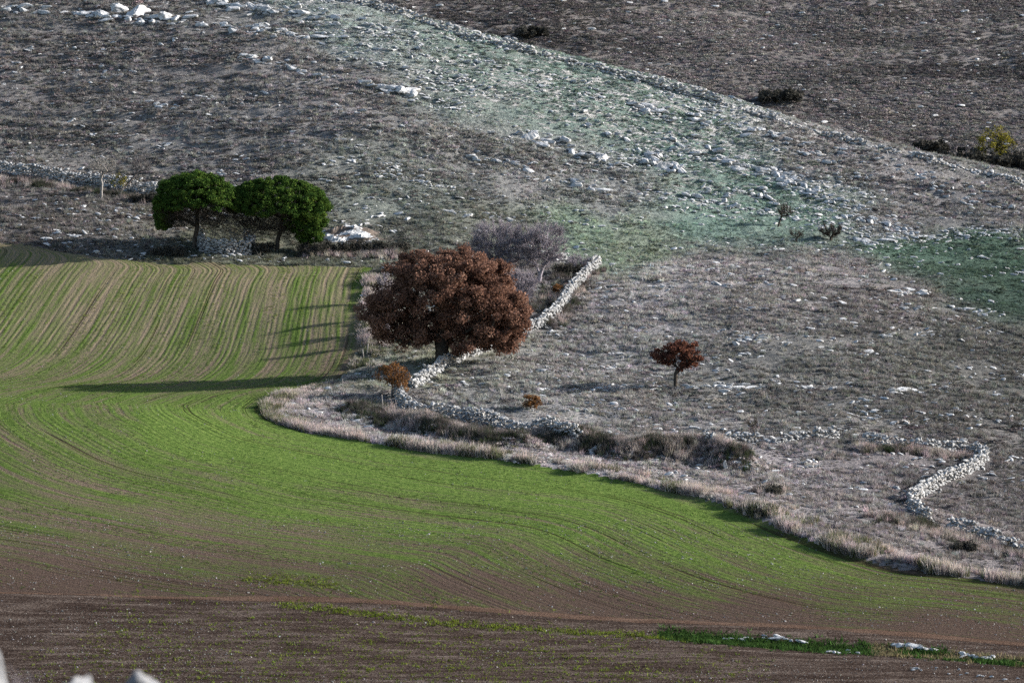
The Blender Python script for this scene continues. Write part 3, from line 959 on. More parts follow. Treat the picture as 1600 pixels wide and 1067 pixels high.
rock_things, rock_stuff = [], []      # (x, y, size, elong, rotz, region)
def streak_rocks(u0, v0, u1, v1, n, smin, smax, spread, where, region):
    t = RNG.uniform(0, 1, n)
    uu = u0 + (u1 - u0) * t + RNG.normal(0, spread * 2.0, n)
    vv = v0 + (v1 - v0) * t + RNG.normal(0, spread, n)
    pp = cast(uu, vv)
    a = math.atan2((v0 - v1) * 2.2, (u1 - u0)) if u1 != u0 else 0
    for q in pp:
        s = smin + (smax - smin) * random.random() ** 2.2
        rock_things.append((q[0], q[1], s, random.uniform(1.0, 2.1), a + random.gauss(0, 0.35), region, where))

R_TOP, R_LEFT, R_BAND, R_RIGHT, R_PAST, R_STRIP, R_BASE = "top", "left", "band", "right", "past", "strip", "base"
# outcrop ledges of the upper left
for s in ((0, 14, 150, 24, 34, .25, .8, 3, "of the ledge at the top left corner"), (130, 24, 300, 40, 40, .3, 1.0, 5, "packed round the biggest outcrop boulders"), (300, 40, 535, 62, 46, .25, .8, 4, "of the long ledge running right from the outcrop"), (325, 6, 420, 18, 34, .3, 1.0, 4, "of the upper ledge above the outcrop tail"), (410, 12, 535, 34, 34, .3, .9, 5, "of the upper ledge nearest the crest wall start"), (560, 26, 640, 80, 26, .2, .6, 5, "just below the upper end of the crest wall")):
    streak_rocks(*s, R_TOP)
for s in ((370, 92, 430, 98, 16, .25, .8, 3, "beside the white boulder pair in the scrub"), (430, 108, 540, 124, 22, .25, .7, 3, "of the short ledge right of the boulder pair"), (575, 138, 650, 150, 26, .3, 1.0, 3, "of the ledge in the brown slope high above the oak"), (500, 72, 600, 82, 18, .2, .6, 4, "in the scrub under the outcrop tail"), (490, 165, 560, 178, 18, .2, .5, 3, "in the scrub high above the right pine"),
          (190, 155, 280, 170, 14, .2, .5, 3, "in the scrub high above the left pine"), (0, 240, 240, 232, 20, .15, .35, 10, "in the scrub just above the long dark wall"), (380, 140, 480, 180, 18, .15, .4, 8, "in the open scrub midway up the left slope"), (60, 60, 300, 140, 22, .15, .5, 25, "scattered in the scrub under the outcrop"), (300, 180, 560, 250, 30, .15, .4, 18, "scattered in the scrub close above the pines"),
          (520, 360, 640, 330, 20, .2, .5, 5, "behind the broad pale slab"), (700, 332, 820, 348, 24, .2, .5, 4, "in the thin turf straight above the oak"), (500, 225, 700, 290, 26, .15, .45, 14, "scattered on the brown slope right of the pine tops")):
    streak_rocks(*s, R_LEFT)
# stony green band under the ridge wall
for s in ((640, 70, 760, 150, 46, .2, .6, 10, "at the upper left of the green band"), (820, 214, 900, 236, 26, .35, 1.1, 4, "beside the broad boulder left of the green band"), (735, 246, 830, 264, 26, .25, .7, 3, "of the thin ledge above the bare thicket"), (900, 240, 960, 258, 22, .3, 1.0, 4, "clustered at the rounded boulder mid hill"), (850, 280, 960, 306, 26, .25, .8, 3, "of the lowest ledge above the oak wall"),
          (985, 170, 1110, 200, 40, .3, .9, 5, "high in the green band close under the crest wall"), (900, 170, 1040, 250, 46, .25, .7, 8, "in the middle of the green band above the long boulder"), (1010, 245, 1060, 270, 20, .4, 1.2, 4, "clustered at the long boulder below the green band"), (1040, 215, 1240, 290, 70, .25, .8, 6, "of the longest streak slanting down the green band"), (1080, 180, 1300, 250, 70, .25, .7, 8, "of the upper streak under the falling crest wall"),
          (1150, 255, 1290, 310, 60, .3, .8, 5, "of the streak above the small leaning tree"), (1180, 300, 1210, 320, 14, .4, .9, 4, "of the tight cluster left above the leaning tree"), (1220, 290, 1330, 330, 46, .3, .8, 5, "of the streak right above the leaning tree"), (1060, 290, 1180, 330, 26, .2, .6, 6, "low in the green band left of the leaning tree"), (1290, 260, 1360, 290, 30, .25, .7, 6, "at the right margin of the green band"),
          (1335, 335, 1430, 372, 80, .3, .75, 8, "of the rubble spread right of the dark round bush"), (1330, 374, 1372, 386, 26, .3, .6, 4, "of the small heap at the foot of the rubble spread"), (700, 100, 1000, 220, 70, .15, .45, 22, "scattered over the upper green band"), (1000, 240, 1300, 330, 70, .15, .45, 22, "scattered over the lower green band"), (900, 110, 1200, 190, 60, .15, .5, 14, "scattered along the crest wall foot")):
    streak_rocks(*s, R_BAND)
for s in ((1400, 265, 1500, 300, 26, .2, .6, 6, "on the brown slope below the low end of the crest wall"), (1490, 305, 1600, 330, 22, .2, .6, 6, "on the brown slope at the right edge"), (1300, 240, 1460, 275, 26, .2, .5, 5, "fallen below the ruined stretch of crest wall"), (1370, 330, 1600, 345, 16, .15, .4, 12, "scattered on the brown slope right of the rubble spread"), (1380, 382, 1490, 376, 22, .2, .45, 2, "in the row along the top of the dark green patch"), (1440, 385, 1600, 450, 22, .15, .4, 14, "dotted in the dark green patch at right")):
    streak_rocks(*s, R_RIGHT)
# pasture
for s in ((1140, 538, 1205, 530, 16, .25, .6, 2, "of the short row above right of the russet tree"), (1150, 482, 1190, 486, 10, .2, .5, 2, "of the little group in the upper pasture"), (1390, 462, 1450, 460, 16, .25, .7, 2, "of the row near the brow of the pasture"), (1490, 485, 1550, 492, 14, .25, .6, 2, "of the row at the pasture edge by the green patch"), (1410, 486, 1460, 484, 12, .2, .5, 2, "of the second row below the brow of the pasture"),
          (1055, 608, 1170, 602, 24, .2, .5, 2, "of the row beginning at the russet tree foot"), (1120, 612, 1300, 602, 26, .2, .55, 4, "of the line across the middle of the pasture"), (1390, 612, 1500, 606, 16, .25, .7, 2, "of the line in the right half of the pasture"), (1330, 645, 1370, 655, 14, .2, .5, 4, "of the group above the gap between broken walls"), (1340, 628, 1480, 640, 14, .2, .45, 6, "loosely strewn above the zigzag wall"),
          (930, 605, 1060, 608, 22, .15, .4, 2, "of the thin row left of the russet tree"), (900, 628, 1060, 662, 30, .15, .45, 8, "strewn right of the small orange red shrub"), (780, 600, 900, 640, 30, .12, .35, 12, "strewn round the small orange red shrub"), (1100, 560, 1560, 560, 44, .12, .4, 40, "strewn over the open pasture right of the russet tree"), (980, 500, 1200, 560, 26, .12, .35, 14, "strewn above the russet tree"),
          (1380, 525, 1460, 525, 12, .2, .5, 3, "of the small group in the right pasture"), (1320, 660, 1600, 620, 26, .12, .4, 20, "strewn toward the right edge above the zigzag wall"), (840, 520, 870, 515, 5, .3, .5, 3, "fallen at the oak wall on the pasture side"), (1370, 760, 1560, 790, 14, .12, .3, 20, "loose in the grass beside the zigzag wall"), (1020, 640, 1130, 655, 16, .15, .4, 4, "in the pasture above the overgrown bank end")):
    streak_rocks(*s, R_PAST)
for s in ((1130, 998, 1200, 1004, 5, .1, .2, 2, "at the thin left end of the ditch strip"), (1150, 1005, 1170, 1002, 4, .15, .28, 1, "of the little pile left in the ditch strip"), (1185, 997, 1260, 1008, 12, .15, .34, 2, "of the first cluster in the ditch strip"), (1295, 1020, 1360, 1022, 9, .1, .22, 2, "dotted midway along the ditch strip"), (1400, 1014, 1460, 1019, 14, .2, .36, 1.5, "of the densest white pile in the ditch strip"), (1495, 1025, 1550, 1034, 12, .15, .3, 2, "of the last cluster in the ditch strip at right"), (1420, 1050, 1600, 1062, 14, .08, .16, 3, "on dark soil below the ditch strip at lower right")):
    streak_rocks(*s, R_STRIP)
for s in ((320, 406, 640, 404, 16, .1, .25, 3, "in the grass between pines and crop field"), (105, 371, 120, 370, 4, .25, .45, 1, "of the little heap at the left field top"), (480, 398, 560, 402, 10, .12, .25, 3, "at the foot of the dark brambles by the slab")):
    streak_rocks(*s, R_BASE)
# rubble showing through the banks
for s in ((548, 655, 575, 660, 10, .2, .4, 2, "showing in the left part of the overgrown bank"), (575, 668, 582, 672, 4, .3, .5, 1, "lying bright at the foot of the bank by the verge"), (610, 664, 622, 668, 8, .2, .4, 3, "showing in the bank below the orange bush"), (700, 682, 740, 690, 12, .2, .35, 3, "showing in the middle of the overgrown bank"), (855, 678, 885, 684, 22, .22, .45, 3, "of the heap at the right end of the shaded wall"), (925, 703, 955, 712, 26, .25, .5, 4, "spilling from the breach in the overgrown bank"), (1145, 722, 1180, 735, 22, .2, .4, 5, "beside the upright white block at the bank end"), (500, 604, 520, 612, 6, .2, .4, 1, "on the grassy hump at the tip of the verge")):
    streak_rocks(*s, "rubble")

seen_size = [s * (380.0 / y) for (x, y, s, e, a, g, w) in rock_things]
order = np.argsort(-np.array(seen_size))
must = [i for i in range(len(rock_things)) if rock_things[i][5] in (R_STRIP, R_BASE)]
chosen = set(must)
for i in order:
    if len(chosen) >= 296: break
    chosen.add(int(i))
sP, sR, sS = [], [], []
for i, (x, y, s, e, a_, g, where) in enumerate(rock_things):
    z = float(height(x, y))
    if i in chosen:
        o = bpy.data.objects.new("limestone_rock", ROCKS[i % 8])
        COL.objects.link(o)
        o.location = (x, y, z + (0.6 if g == R_STRIP else 0.16) * s)
        o.rotation_euler = (random.gauss(0, .12), random.gauss(0, .12), a_)
        kk = 1.6 if g == R_STRIP else 1.1
        o.scale = (kk * s * e * 0.6, kk * s * 0.5, kk * s * random.uniform(0.5, 0.9))
        tag(o, "white limestone rock " + where, "rock", "rocks " + where)
    else:
        sP.append((x, y, z + 0.14 * s)); sR.append((random.gauss(0, .12), random.gauss(0, .12), a_)); sS.append((s * e * 0.66, s * 0.5, s * 0.8))
# plus a thin spread of lesser stones
x, y, z, u, v = rand_ground(190000, 330, 500)
c = ground_col(x, y)
isband = (c[:, 1] > c[:, 0] * 1.03) & (y > 432) & (c[:, 1] > 0.10)
st = fbm(x * 0.14 + y * 0.05, y * 0.5, 15, 4)
prob = np.where(isband, 0.55, np.where(y > 428, 0.10, 0.12)) * smooth(st, 0.42, 0.62)
k = (~inside(x, y, FIELD)) & (RNG.random(len(x)) < prob)
for a_, b_, c_ in zip(x[k], y[k], z[k]):
    s = 0.10 + 0.24 * random.random() ** 2.5
    sP.append((a_, b_, c_ + 0.07)); sR.append((random.gauss(0, .2), random.gauss(0, .2), random.gauss(-0.3, .5))); sS.append((s * random.uniform(.8, 1.7), s, s * .8))
fxx, fyy = RNG.uniform(-40, 95, 900), RNG.uniform(694, 860, 900)
for a_, b_ in zip(fxx, fyy):
    s = 0.12 + 0.42 * random.random() ** 3
    sP.append((a_, b_, float(far_height(a_, b_)) + 0.3)); sR.append((0, 0, random.gauss(0, .4))); sS.append((s * 1.3, s, s))
sP = np.array(sP)
scatter("scattered_stones", sP, np.array(sR), np.array(sS), np.full((len(sP), 3), 0.4), "rock", "countless small pale stones strewn over the slopes", "stones")

# big crags of the outcrop
CR = [(188, 20, 34, "broad cracked grey boulder at the highest point of the left outcrop"), (214, 24, 40, "biggest blocky pale boulder in the middle of the left outcrop"), (158, 26, 26, "low pale boulder left of the biggest outcrop block"),
      (218, 38, 17, "round pale boulder just below the biggest outcrop block"), (238, 38, 17, "round pale boulder right below the biggest outcrop block"), (258, 28, 28, "pale boulder right of the biggest outcrop block"),
      (275, 31, 18, "small pale boulder at the right end of the main outcrop"), (345, 7, 20, "pale boulder at the top edge left of the ledge cluster"), (318, 53, 10, "lone small white boulder below the outcrop ledge"),
      (394, 92, 18, "white boulder left of a pair in the scrub below the outcrop"), (418, 96, 22, "flat white boulder right of a pair in the scrub below the outcrop"), (466, 113, 14, "blocky white boulder below and right of the boulder pair"),
      (626, 143, 24, "white boulder on the brown slope above the pines"), (640, 148, 26, "broad white boulder of the ledge on the brown slope"), (827, 219, 26, "broad white boulder at the left of the green band"),
      (942, 251, 24, "white rounded boulder in the middle of the hill"), (1032, 265, 28, "long white boulder below the stony green band"), (1010, 178, 20, "white boulder high in the green band under the wall")]
for i, (u, v, px, lb) in enumerate(CR):
    p = at(u, v)
    D = p[1]
    s = px * D / F_PX / 2
    o = link("boulder", CRAG[i % 5], None, (p[0], p[1], p[2] + s * 0.1))
    o.scale = (s * 1.05, s * 0.9, s * 0.85)
    o.rotation_euler = (random.gauss(0, .1), random.gauss(0, .1), random.uniform(0, 6))
    tag(o, lb, "boulder", "boulders on the hill")

# ------------------------------------------------------------------ dry stone walls: every stone its own piece
def join_rocks(name, items):
    Vs, Fs, n = [], [], 0
    for mi, loc, rot, scl in items:
        me = STONES[mi]
        vv = np.empty(len(me.vertices) * 3, np.float32)
        me.vertices.foreach_get("co", vv)
        ff = np.empty(len(me.polygons) * 3, np.int32)
        me.polygons.foreach_get("vertices", ff)
        R = np.array(Euler(rot).to_matrix())
        Vs.append((vv.reshape(-1, 3) * np.array(scl)) @ R.T + np.array(loc)); Fs.append(ff.reshape(-1, 3) + n)
        n += len(me.vertices)
    return np_mesh(name, np.concatenate(Vs), np.concatenate(Fs), M_WALL)

def stone_wall(name, pix, label, h=1.0, width=0.7, size=0.36, ruin=0.15, hfun=None, cat="wall", fall=0.0):
    pts = densify(line2(pix), 0.3)
    base = np.array([pts[0][0], pts[0][1], float(height(*pts[0]))])
    root = empty(name, base)
    tag(root, label, cat, None, "thing")
    # resample evenly
    P = np.array(pts)
    seg = np.hypot(*np.diff(P, axis=0).T)
    arc = np.concatenate([[0], np.cumsum(seg)])
    L = arc[-1]
    items = []
    ncr = max(2, int(round(h / (size * 0.8))))
    for c in range(ncr + 1):
        s = random.uniform(0, size)
        while s < L:
            x, y = np.interp(s, arc, P[:, 0]), np.interp(s, arc, P[:, 1])
            x2, y2 = np.interp(min(L, s + 0.3), arc, P[:, 0]), np.interp(min(L, s + 0.3), arc, P[:, 1])
            x1, y1 = np.interp(max(0, s - 0.3), arc, P[:, 0]), np.interp(max(0, s - 0.3), arc, P[:, 1])
            tx_, ty_ = x2 - x1, y2 - y1
            tl = math.hypot(tx_, ty_) + 1e-9
            nx_, ny_ = -ty_ / tl, tx_ / tl
            top = h * (0.72 + 0.5 * float(fbm(np.array([s * 0.35]), np.array([len(pix) * 3.1]), 19, 2)[0]))
            if hfun: top *= hfun(s / L)
            zc = (c + 0.4) * size * 0.8
            ww = width * (1 - 0.3 * zc / h)
            if zc < top and not (c == ncr and random.random() < 0.5) and random.random() > ruin * c / ncr:
                for side in (-1, 1):
                    k = size * random.uniform(0.75, 1.3) * 0.62
                    o_ = side * ww * 0.30 + random.gauss(0, 0.05)
                    lx, ly = x + nx_ * o_, y + ny_ * o_
                    items.append((random.randrange(8), (lx, ly, float(height(lx, ly)) + zc + random.gauss(0, .04)), (random.uniform(-.5, .5), random.uniform(-.5, .5), math.atan2(ty_, tx_) + random.gauss(0, .5)),
                                  (k * random.uniform(.85, 1.35), k * random.uniform(.8, 1.1), k * random.uniform(.7, 1.15))))
            s += size * random.uniform(0.8, 1.3)
    for _ in range(int(fall * L)):
        s = random.uniform(0, L)
        x, y = np.interp(s, arc, P[:, 0]) + random.gauss(0, .8), np.interp(s, arc, P[:, 1]) + random.gauss(0, .8)
        k = size * random.uniform(.4, .75)
        items.append((random.randrange(8), (x, y, float(height(x, y)) + .06), (random.uniform(-.5, .5), random.uniform(-.5, .5), random.uniform(0, 6)), (k, k, k)))
    if not items: return root
    score = [it[1][2] - float(height(it[1][0], it[1][1])) - it[1][1] * 0.02 + it[3][0] * 2 for it in items]
    od = np.argsort(-np.array(score))
    for i in od[:295]:
        mi, loc, rot, scl = items[i]
        o = bpy.data.objects.new("stone", STONES[mi])
        COL.objects.link(o)
        o.parent = root
        o.location = np.array(loc) - base
        o.rotation_euler = rot
        o.scale = scl
    rest = [items[i] for i in od[295:]]
    if rest:
        rest = [(mi, tuple(np.array(l) - base), r_, s_) for mi, l, r_, s_ in rest]
        o = link("stone_fill", join_rocks("stone_fill", rest), root)
        o["kind"] = "stuff"
    return root

stone_wall("dry_stone_wall", W_OAK, "sunlit pale dry stone wall running back past the big russet oak", 0.9, 0.6, 0.28, 0.3, fall=0.6)
stone_wall("dry_stone_wall", W_SHADE, "shaded dry stone wall in front of the pasture right of the orange bush", 1.05, 0.65, 0.27, 0.15, fall=0.5)
stone_wall("dry_stone_wall", W_SHORT, "short low broken stone wall beside the bare leaning sapling", 0.65, 0.75, 0.27, 0.3, fall=1.0)
stone_wall("dry_stone_wall", W_HEAP, "short broken stone wall with a higher heap at its right end", 0.7, 0.75, 0.27, 0.3, hfun=lambda t: 0.8 + 0.6 * t * t, fall=0.8)
stone_wall("dry_stone_wall", W_ZIG, "zigzag pale stone wall bending like an S at lower right", 0.85, 0.62, 0.28, 0.3, fall=1.0)
stone_wall("dry_stone_wall", W_LAST, "last stretch of stone wall leaving the picture at the right edge", 0.85, 0.65, 0.28, 0.3, fall=0.8)
stone_wall("dry_stone_wall", W_LONG, "long dark stone wall with a pale top left of the pines", 1.1, 0.6, 0.27, 0.1)
stone_wall("dry_stone_wall", [(865, 412), (880, 411), (894, 412)], "heap of pale stones ending the wall behind the bare trees", 0.8, 1.2, 0.34, 0.3, fall=2.0)
stone_wall("dry_stone_wall", W_RIDGE, "long pale stone wall along the crest of the hill", 0.8, 0.55, 0.38, 0.4, hfun=lambda t: 1.0 if t < 0.55 else 0.55, fall=1.2)
stone_wall("stone_hut_ruin", W_HUT, "ruined round stone hut between the two pines", 1.25, 0.6, 0.26, 0.1, cat="hut")

# pale bedrock slab behind the dark bank
def slab():
    p = at(550, 374)
    sc_ = p[1] / F_PX
    nx_, ny_ = 48, 20
    V, Fc = [], []
    for j in range(ny_):
        for i in range(nx_):
            a, b = i / (nx_ - 1) * 2 - 1, j / (ny_ - 1) * 2 - 1
            X, Y = a * 56 * sc_, b * 2.4
            env = max(0, 1 - abs(a + 0.12 * math.sin(3 * b)) ** 2.5) * max(0, 1 - abs(b) ** 4) * (0.7 + 0.6 * float(fbm(np.array([a * 3.0]), np.array([b * 2.0]), 205, 3)[0]))
            st = fbm(np.array([X * 0.7 + Y]), np.array([Y * 1.4 - X * .3]), 201, 4)[0]
            stp = math.floor(st * 7) / 7 + 0.3 * (st - 0.5)
            Z = env * (0.10 + 0.75 * stp + 0.45 * (b + 1) / 2) - 0.14
            V.append((X, Y, Z + float(height(p[0] + X, p[1] + Y)) - p[2]))
    for j in range(ny_ - 1):
        for i in range(nx_ - 1):
            k = j * nx_ + i
            Fc.append((k, k + 1, k + nx_ + 1, k + nx_))
    b_ = NB("slab_rock")
    pp = b_.pos()
    mp_ = b_.add('ShaderNodeMapping')
    mp_.inputs['Scale'].default_value = (0.6, 1.0, 1.6)
    mp_.inputs['Rotation'].default_value = (0, 0.5, 0.6)
    b_.link(pp, mp_.inputs[0])
    n_a = b_.noise(mp_.outputs[0], 0.9, 4, 0.6)
    n_b = b_.noise(pp, 5, 4, 0.7)
    rk = b_.ramp(n_b, [(0.3, (0.3, 0.3, 0.29)), (0.6, (0.5, 0.49, 0.48))])
    col = b_.mix(b_.ramp(n_a, [(0.48, (0, 0, 0)), (0.51, (1, 1, 1))]), rk, lin(92, 82, 74))
    m = b_.surface(col, 0.9, b_.bump(n_b, 0.6, 0.15), 0.15)
    o = link("rock_slab", np_mesh("rock_slab", V, Fc, m), None, tuple(p))
    tag(o, "broad pale rock slab patched with brown turf right of the pines", "rock")
slab()

# ------------------------------------------------------------------ trees
def tube_mesh(name, lines, mat, sides=6):
    """lines: list of [(point, radius), ...]"""
    V, Fc, n = [], [], 0
    for ln in lines:
        P = np.array([q[0] for q in ln], float); R = np.array([q[1] for q in ln], float)
        T = np.gradient(P, axis=0)
        T /= np.linalg.norm(T, axis=1, keepdims=True) + 1e-9
        ref = np.array([0.31, 0.95, 0.1])
        A = np.cross(T, ref); A /= np.linalg.norm(A, axis=1, keepdims=True) + 1e-9
        B = np.cross(T, A)
        ang = np.arange(sides) * 2 * math.pi / sides
        ring = P[:, None] + R[:, None, None] * (np.cos(ang)[None, :, None] * A[:, None] + np.sin(ang)[None, :, None] * B[:, None])
        V.append(ring.reshape(-1, 3))
        i = np.arange(len(P) - 1)[:, None] * sides
        j = np.arange(sides)[None]
        j2 = (j + 1) % sides
        Fc.append(np.stack([i + j, i + j2, i + sides + j2, i + sides + j], -1).reshape(-1, 4) + n)
        n += len(P) * sides
    return np_mesh(name, np.concatenate(V), np.concatenate(Fc), mat, True)

def skeleton(trunk, tips, r_tip=0.02, pw=0.46, sag=0.12, step=0.7, r_max=9, pull=1.0):
    """greedy branching: each tip joins the nearest wood, thickness follows the number of tips carried"""
    nodes = [np.array(p, float) for p in trunk]
    par = [-1] + list(range(len(trunk) - 1))
    order = sorted(tips, key=lambda t: np.linalg.norm(np.array(t) - nodes[len(trunk) - 1]))
    ends = []
    for t in order:
        t = np.array(t, float)
        A = np.array(nodes)
        d = np.linalg.norm(A - t, axis=1) + pull * np.maximum(0, A[:, 2] - t[2] + 0.3)
        d[0] += 50
        if len(trunk) > 3: d[1] += 3
        b = int(d.argmin())
        L = np.linalg.norm(nodes[b] - t)
        k = max(1, int(L / step))
        p0, prev = nodes[b], b
        mid = (p0 + t) / 2 + np.array([random.gauss(0, sag), random.gauss(0, sag), random.gauss(0.1, sag)]) * L
        for i in range(1, k + 1):
            s = i / k
            q = p0 * (1 - s) ** 2 + 2 * mid * s * (1 - s) + t * s * s
            nodes.append(q); par.append(prev); prev = len(nodes) - 1
        ends.append(prev)
    cnt = np.zeros(len(nodes))
    for e in ends:
        k = e
        while k >= 0:
            cnt[k] += 1
            k = par[k]
    cnt = np.maximum(cnt, 1)
    rad = np.minimum(r_max, r_tip * cnt ** pw)
    kids = {}
    for i, p in enumerate(par):
        kids.setdefault(p, []).append(i)
    lines, starts = [], [(0, None)]
    while starts:
        i, pr = starts.pop()
        ln = []
        if pr is not None:
            ln.append((nodes[pr], rad[i] * 1.05))
        cur = i
        while True:
            ln.append((nodes[cur], rad[cur]))
            ch = kids.get(cur, [])
            if not ch: break
            ch = sorted(ch, key=lambda c: -cnt[c])
            for c in ch[1:]: starts.append((c, cur))
            cur = ch[0]
        if len(ln) > 1: lines.append(ln)
    return lines

def leaf_cloud(centers, n_per, r, size, mat, name="crown", squash=0.7, elong=1.0, shade_by=None):
    """leaf-sized faces gathered in clumps"""
    C = np.array(centers, float)
    m = len(C) * n_per
    ci = np.repeat(np.arange(len(C)), n_per)
    d = RNG.normal(0, 1, (m, 3)); d /= np.linalg.norm(d, axis=1, keepdims=True)
    rr = np.broadcast_to(np.asarray(r, float), (len(C),))[ci] * RNG.random(m) ** 0.45
    P = C[ci] + d * rr[:, None] * np.array([1, 1, squash])
    s = size * RNG.uniform(0.6, 1.4, m)[:, None]
    a = RNG.normal(0, 1, (m, 3)); a /= np.linalg.norm(a, axis=1, keepdims=True)
    b = np.cross(a, RNG.normal(0, 1, (m, 3))); b /= np.linalg.norm(b, axis=1, keepdims=True) + 1e-9
    V = np.stack([P - a * s * elong * .5, P + b * s * .35, P + a * s * elong * .5, P - b * s * .35], 1).reshape(-1, 3)
    Fc = np.arange(m * 4).reshape(-1, 4)
    cs = RNG.random(len(C))
    sh = np.clip(0.45 * cs[ci] + 0.55 * RNG.random(m), 0, 1)
    return np_mesh(name, V, Fc, mat, False, sh)

def blob_points(blobs, n, shell=0.55):
    """points spread through a union of ellipsoids, more of them towards the outside"""
    vol = np.array([b[1][0] * b[1][1] * b[1][2] for b in blobs]) ** 0.75
    pk = RNG.choice(len(blobs), n, p=vol / vol.sum())
    d = RNG.normal(0, 1, (n, 3)); d /= np.linalg.norm(d, axis=1, keepdims=True)
    rr = RNG.uniform(shell ** 3, 1, n) ** (1 / 3)
    C = np.array([b[0] for b in blobs], float); R = np.array([b[1] for b in blobs], float)
    return C[pk] + d * rr[:, None] * R[pk]

def build_tree(name, base, label, cat, trunk, tips, bark, crown_me, r_tip, pw=0.46, sag=0.12, step=0.7, r_max=9, group=None, pull=1.0, sides=6):
    root = empty(name, base)
    tag(root, label, cat, group)
    link("trunk", tube_mesh("trunk", skeleton(trunk, tips, r_tip, pw, sag, step, r_max, pull), bark, sides), root)
    if crown_me: link("crown", crown_me, root)
    return root

M_OAKLEAF = mat_leaf("oak_leaf", [(0.0, (0.062, 0.034, 0.026)), (0.5, (0.155, 0.085, 0.061)), (0.85, (0.245, 0.14, 0.10)), (1.0, (0.36, 0.24, 0.18))], 0.3)
M_RUSSET = mat_leaf("russet_leaf", [(0.0, (0.045, 0.022, 0.018)), (0.6, (0.105, 0.046, 0.034)), (1.0, (0.22, 0.10, 0.06))], 0.3)
M_ORANGE = mat_leaf("orange_leaf", [(0.0, (0.07, 0.038, 0.02)), (0.6, (0.145, 0.070, 0.028)), (1.0, (0.24, 0.13, 0.055))], 0.35)
M_YELLOW = mat_leaf("yellow_leaf", [(0.0, (0.045, 0.042, 0.018)), (0.6, (0.17, 0.15, 0.025)), (1.0, (0.30, 0.27, 0.04))], 0.3)
M_PINE = mat_leaf("pine_needle", [(0.0, (0.016, 0.036, 0.010)), (0.6, (0.048, 0.088, 0.018)), (1.0, (0.115, 0.155, 0.03))], 0.12)
M_BRAMBLE = mat_leaf("bramble_leaf", [(0.0, (0.018, 0.018, 0.016)), (0.6, (0.05, 0.048, 0.04)), (1.0, (0.10, 0.09, 0.08))], 0.2)
M_BROWNBUSH = mat_leaf("brown_twigs", [(0.0, (0.05, 0.038, 0.034)), (1.0, (0.15, 0.115, 0.10))], 0.2)
M_BARK = mat_bark("oak_bark", (0.025, 0.021, 0.018), (0.075, 0.065, 0.055))
M_GREYBARK = mat_bark("grey_bark", (0.07, 0.065, 0.065), (0.17, 0.155, 0.15))
M_PALEBARK = mat_bark("pale_bark", (0.14, 0.13, 0.12), (0.30, 0.28, 0.26))
M_TWIG = mat_bark("twig_bark", (0.145, 0.128, 0.142), (0.29, 0.26, 0.285))

# --- the great oak
ob = at(690, 568)
blobs = [((0.4, 0, 5.3), (5.2, 4.4, 3.7)), ((1.0, 0, 6.3), (4.6, 4.0, 2.7)), ((-3.9, 0.3, 4.0), (2.5, 3.0, 2.2)), ((-5.3, 0.0, 4.0), (1.4, 1.8, 0.8)), ((4.6, -0.6, 4.0), (2.4, 3.0, 2.3)), ((5.9, -0.6, 4.1), (1.2, 1.6, 1.2)),
         ((2.7, -0.6, 1.9), (3.3, 2.8, 1.8)), ((4.0, -0.4, 2.2), (2.4, 2.4, 1.6)), ((-3.0, -0.3, 2.2), (2.3, 2.4, 1.2)), ((-0.8, 0.6, 3.0), (2.6, 2.4, 1.4)), ((-1.8, 0.2, 7.0), (2.6, 2.6, 1.6)), ((3.8, 0.2, 6.4), (1.9, 2.4, 1.8))]
tips = blob_points(blobs, 720, 0.38)
tips = tips[(tips[:, 2] > 0.75 + np.maximum(0, 1.5 - np.abs(tips[:, 0] + 0.4)) * 1.0)]
crown = leaf_cloud(tips, 170, RNG.uniform(0.3, 0.8, len(tips)), 0.17, M_OAKLEAF, squash=0.8)
build_tree("oak_tree", tuple(ob), "huge russet brown oak spreading over the stone wall", "tree", [(0, 0, -0.3), (0.05, 0, 0.9), (-0.05, 0, 1.8), (0.1, 0, 2.8), (0.15, 0, 4.0)], tips, M_BARK, crown, 0.024, 0.48)

# --- small russet tree in the pasture
sb = at(1055, 608)
blobs = [((0.4, 0, 2.9), (1.5, 1.3, 0.75)), ((-1.0, 0, 2.6), (1.0, 0.8, 0.42)), ((1.3, -0.1, 2.2), (0.9, 0.9, 0.6)), ((0.7, 0, 1.75), (0.6, 0.6, 0.4)), ((-0.6, 0, 2.0), (0.7, .5, .25))]
tips = blob_points(blobs, 120, 0.2)
crown = leaf_cloud(tips, 60, 0.30, 0.15, M_RUSSET)
build_tree("russet_tree", tuple(sb), "small russet leaved tree standing alone in the pasture", "tree", [(0, 0, -0.2), (0.02, 0, 0.5), (0.03, 0, 1.1), (0.15, 0, 1.6)], tips, M_BARK, crown, 0.018, 0.44)

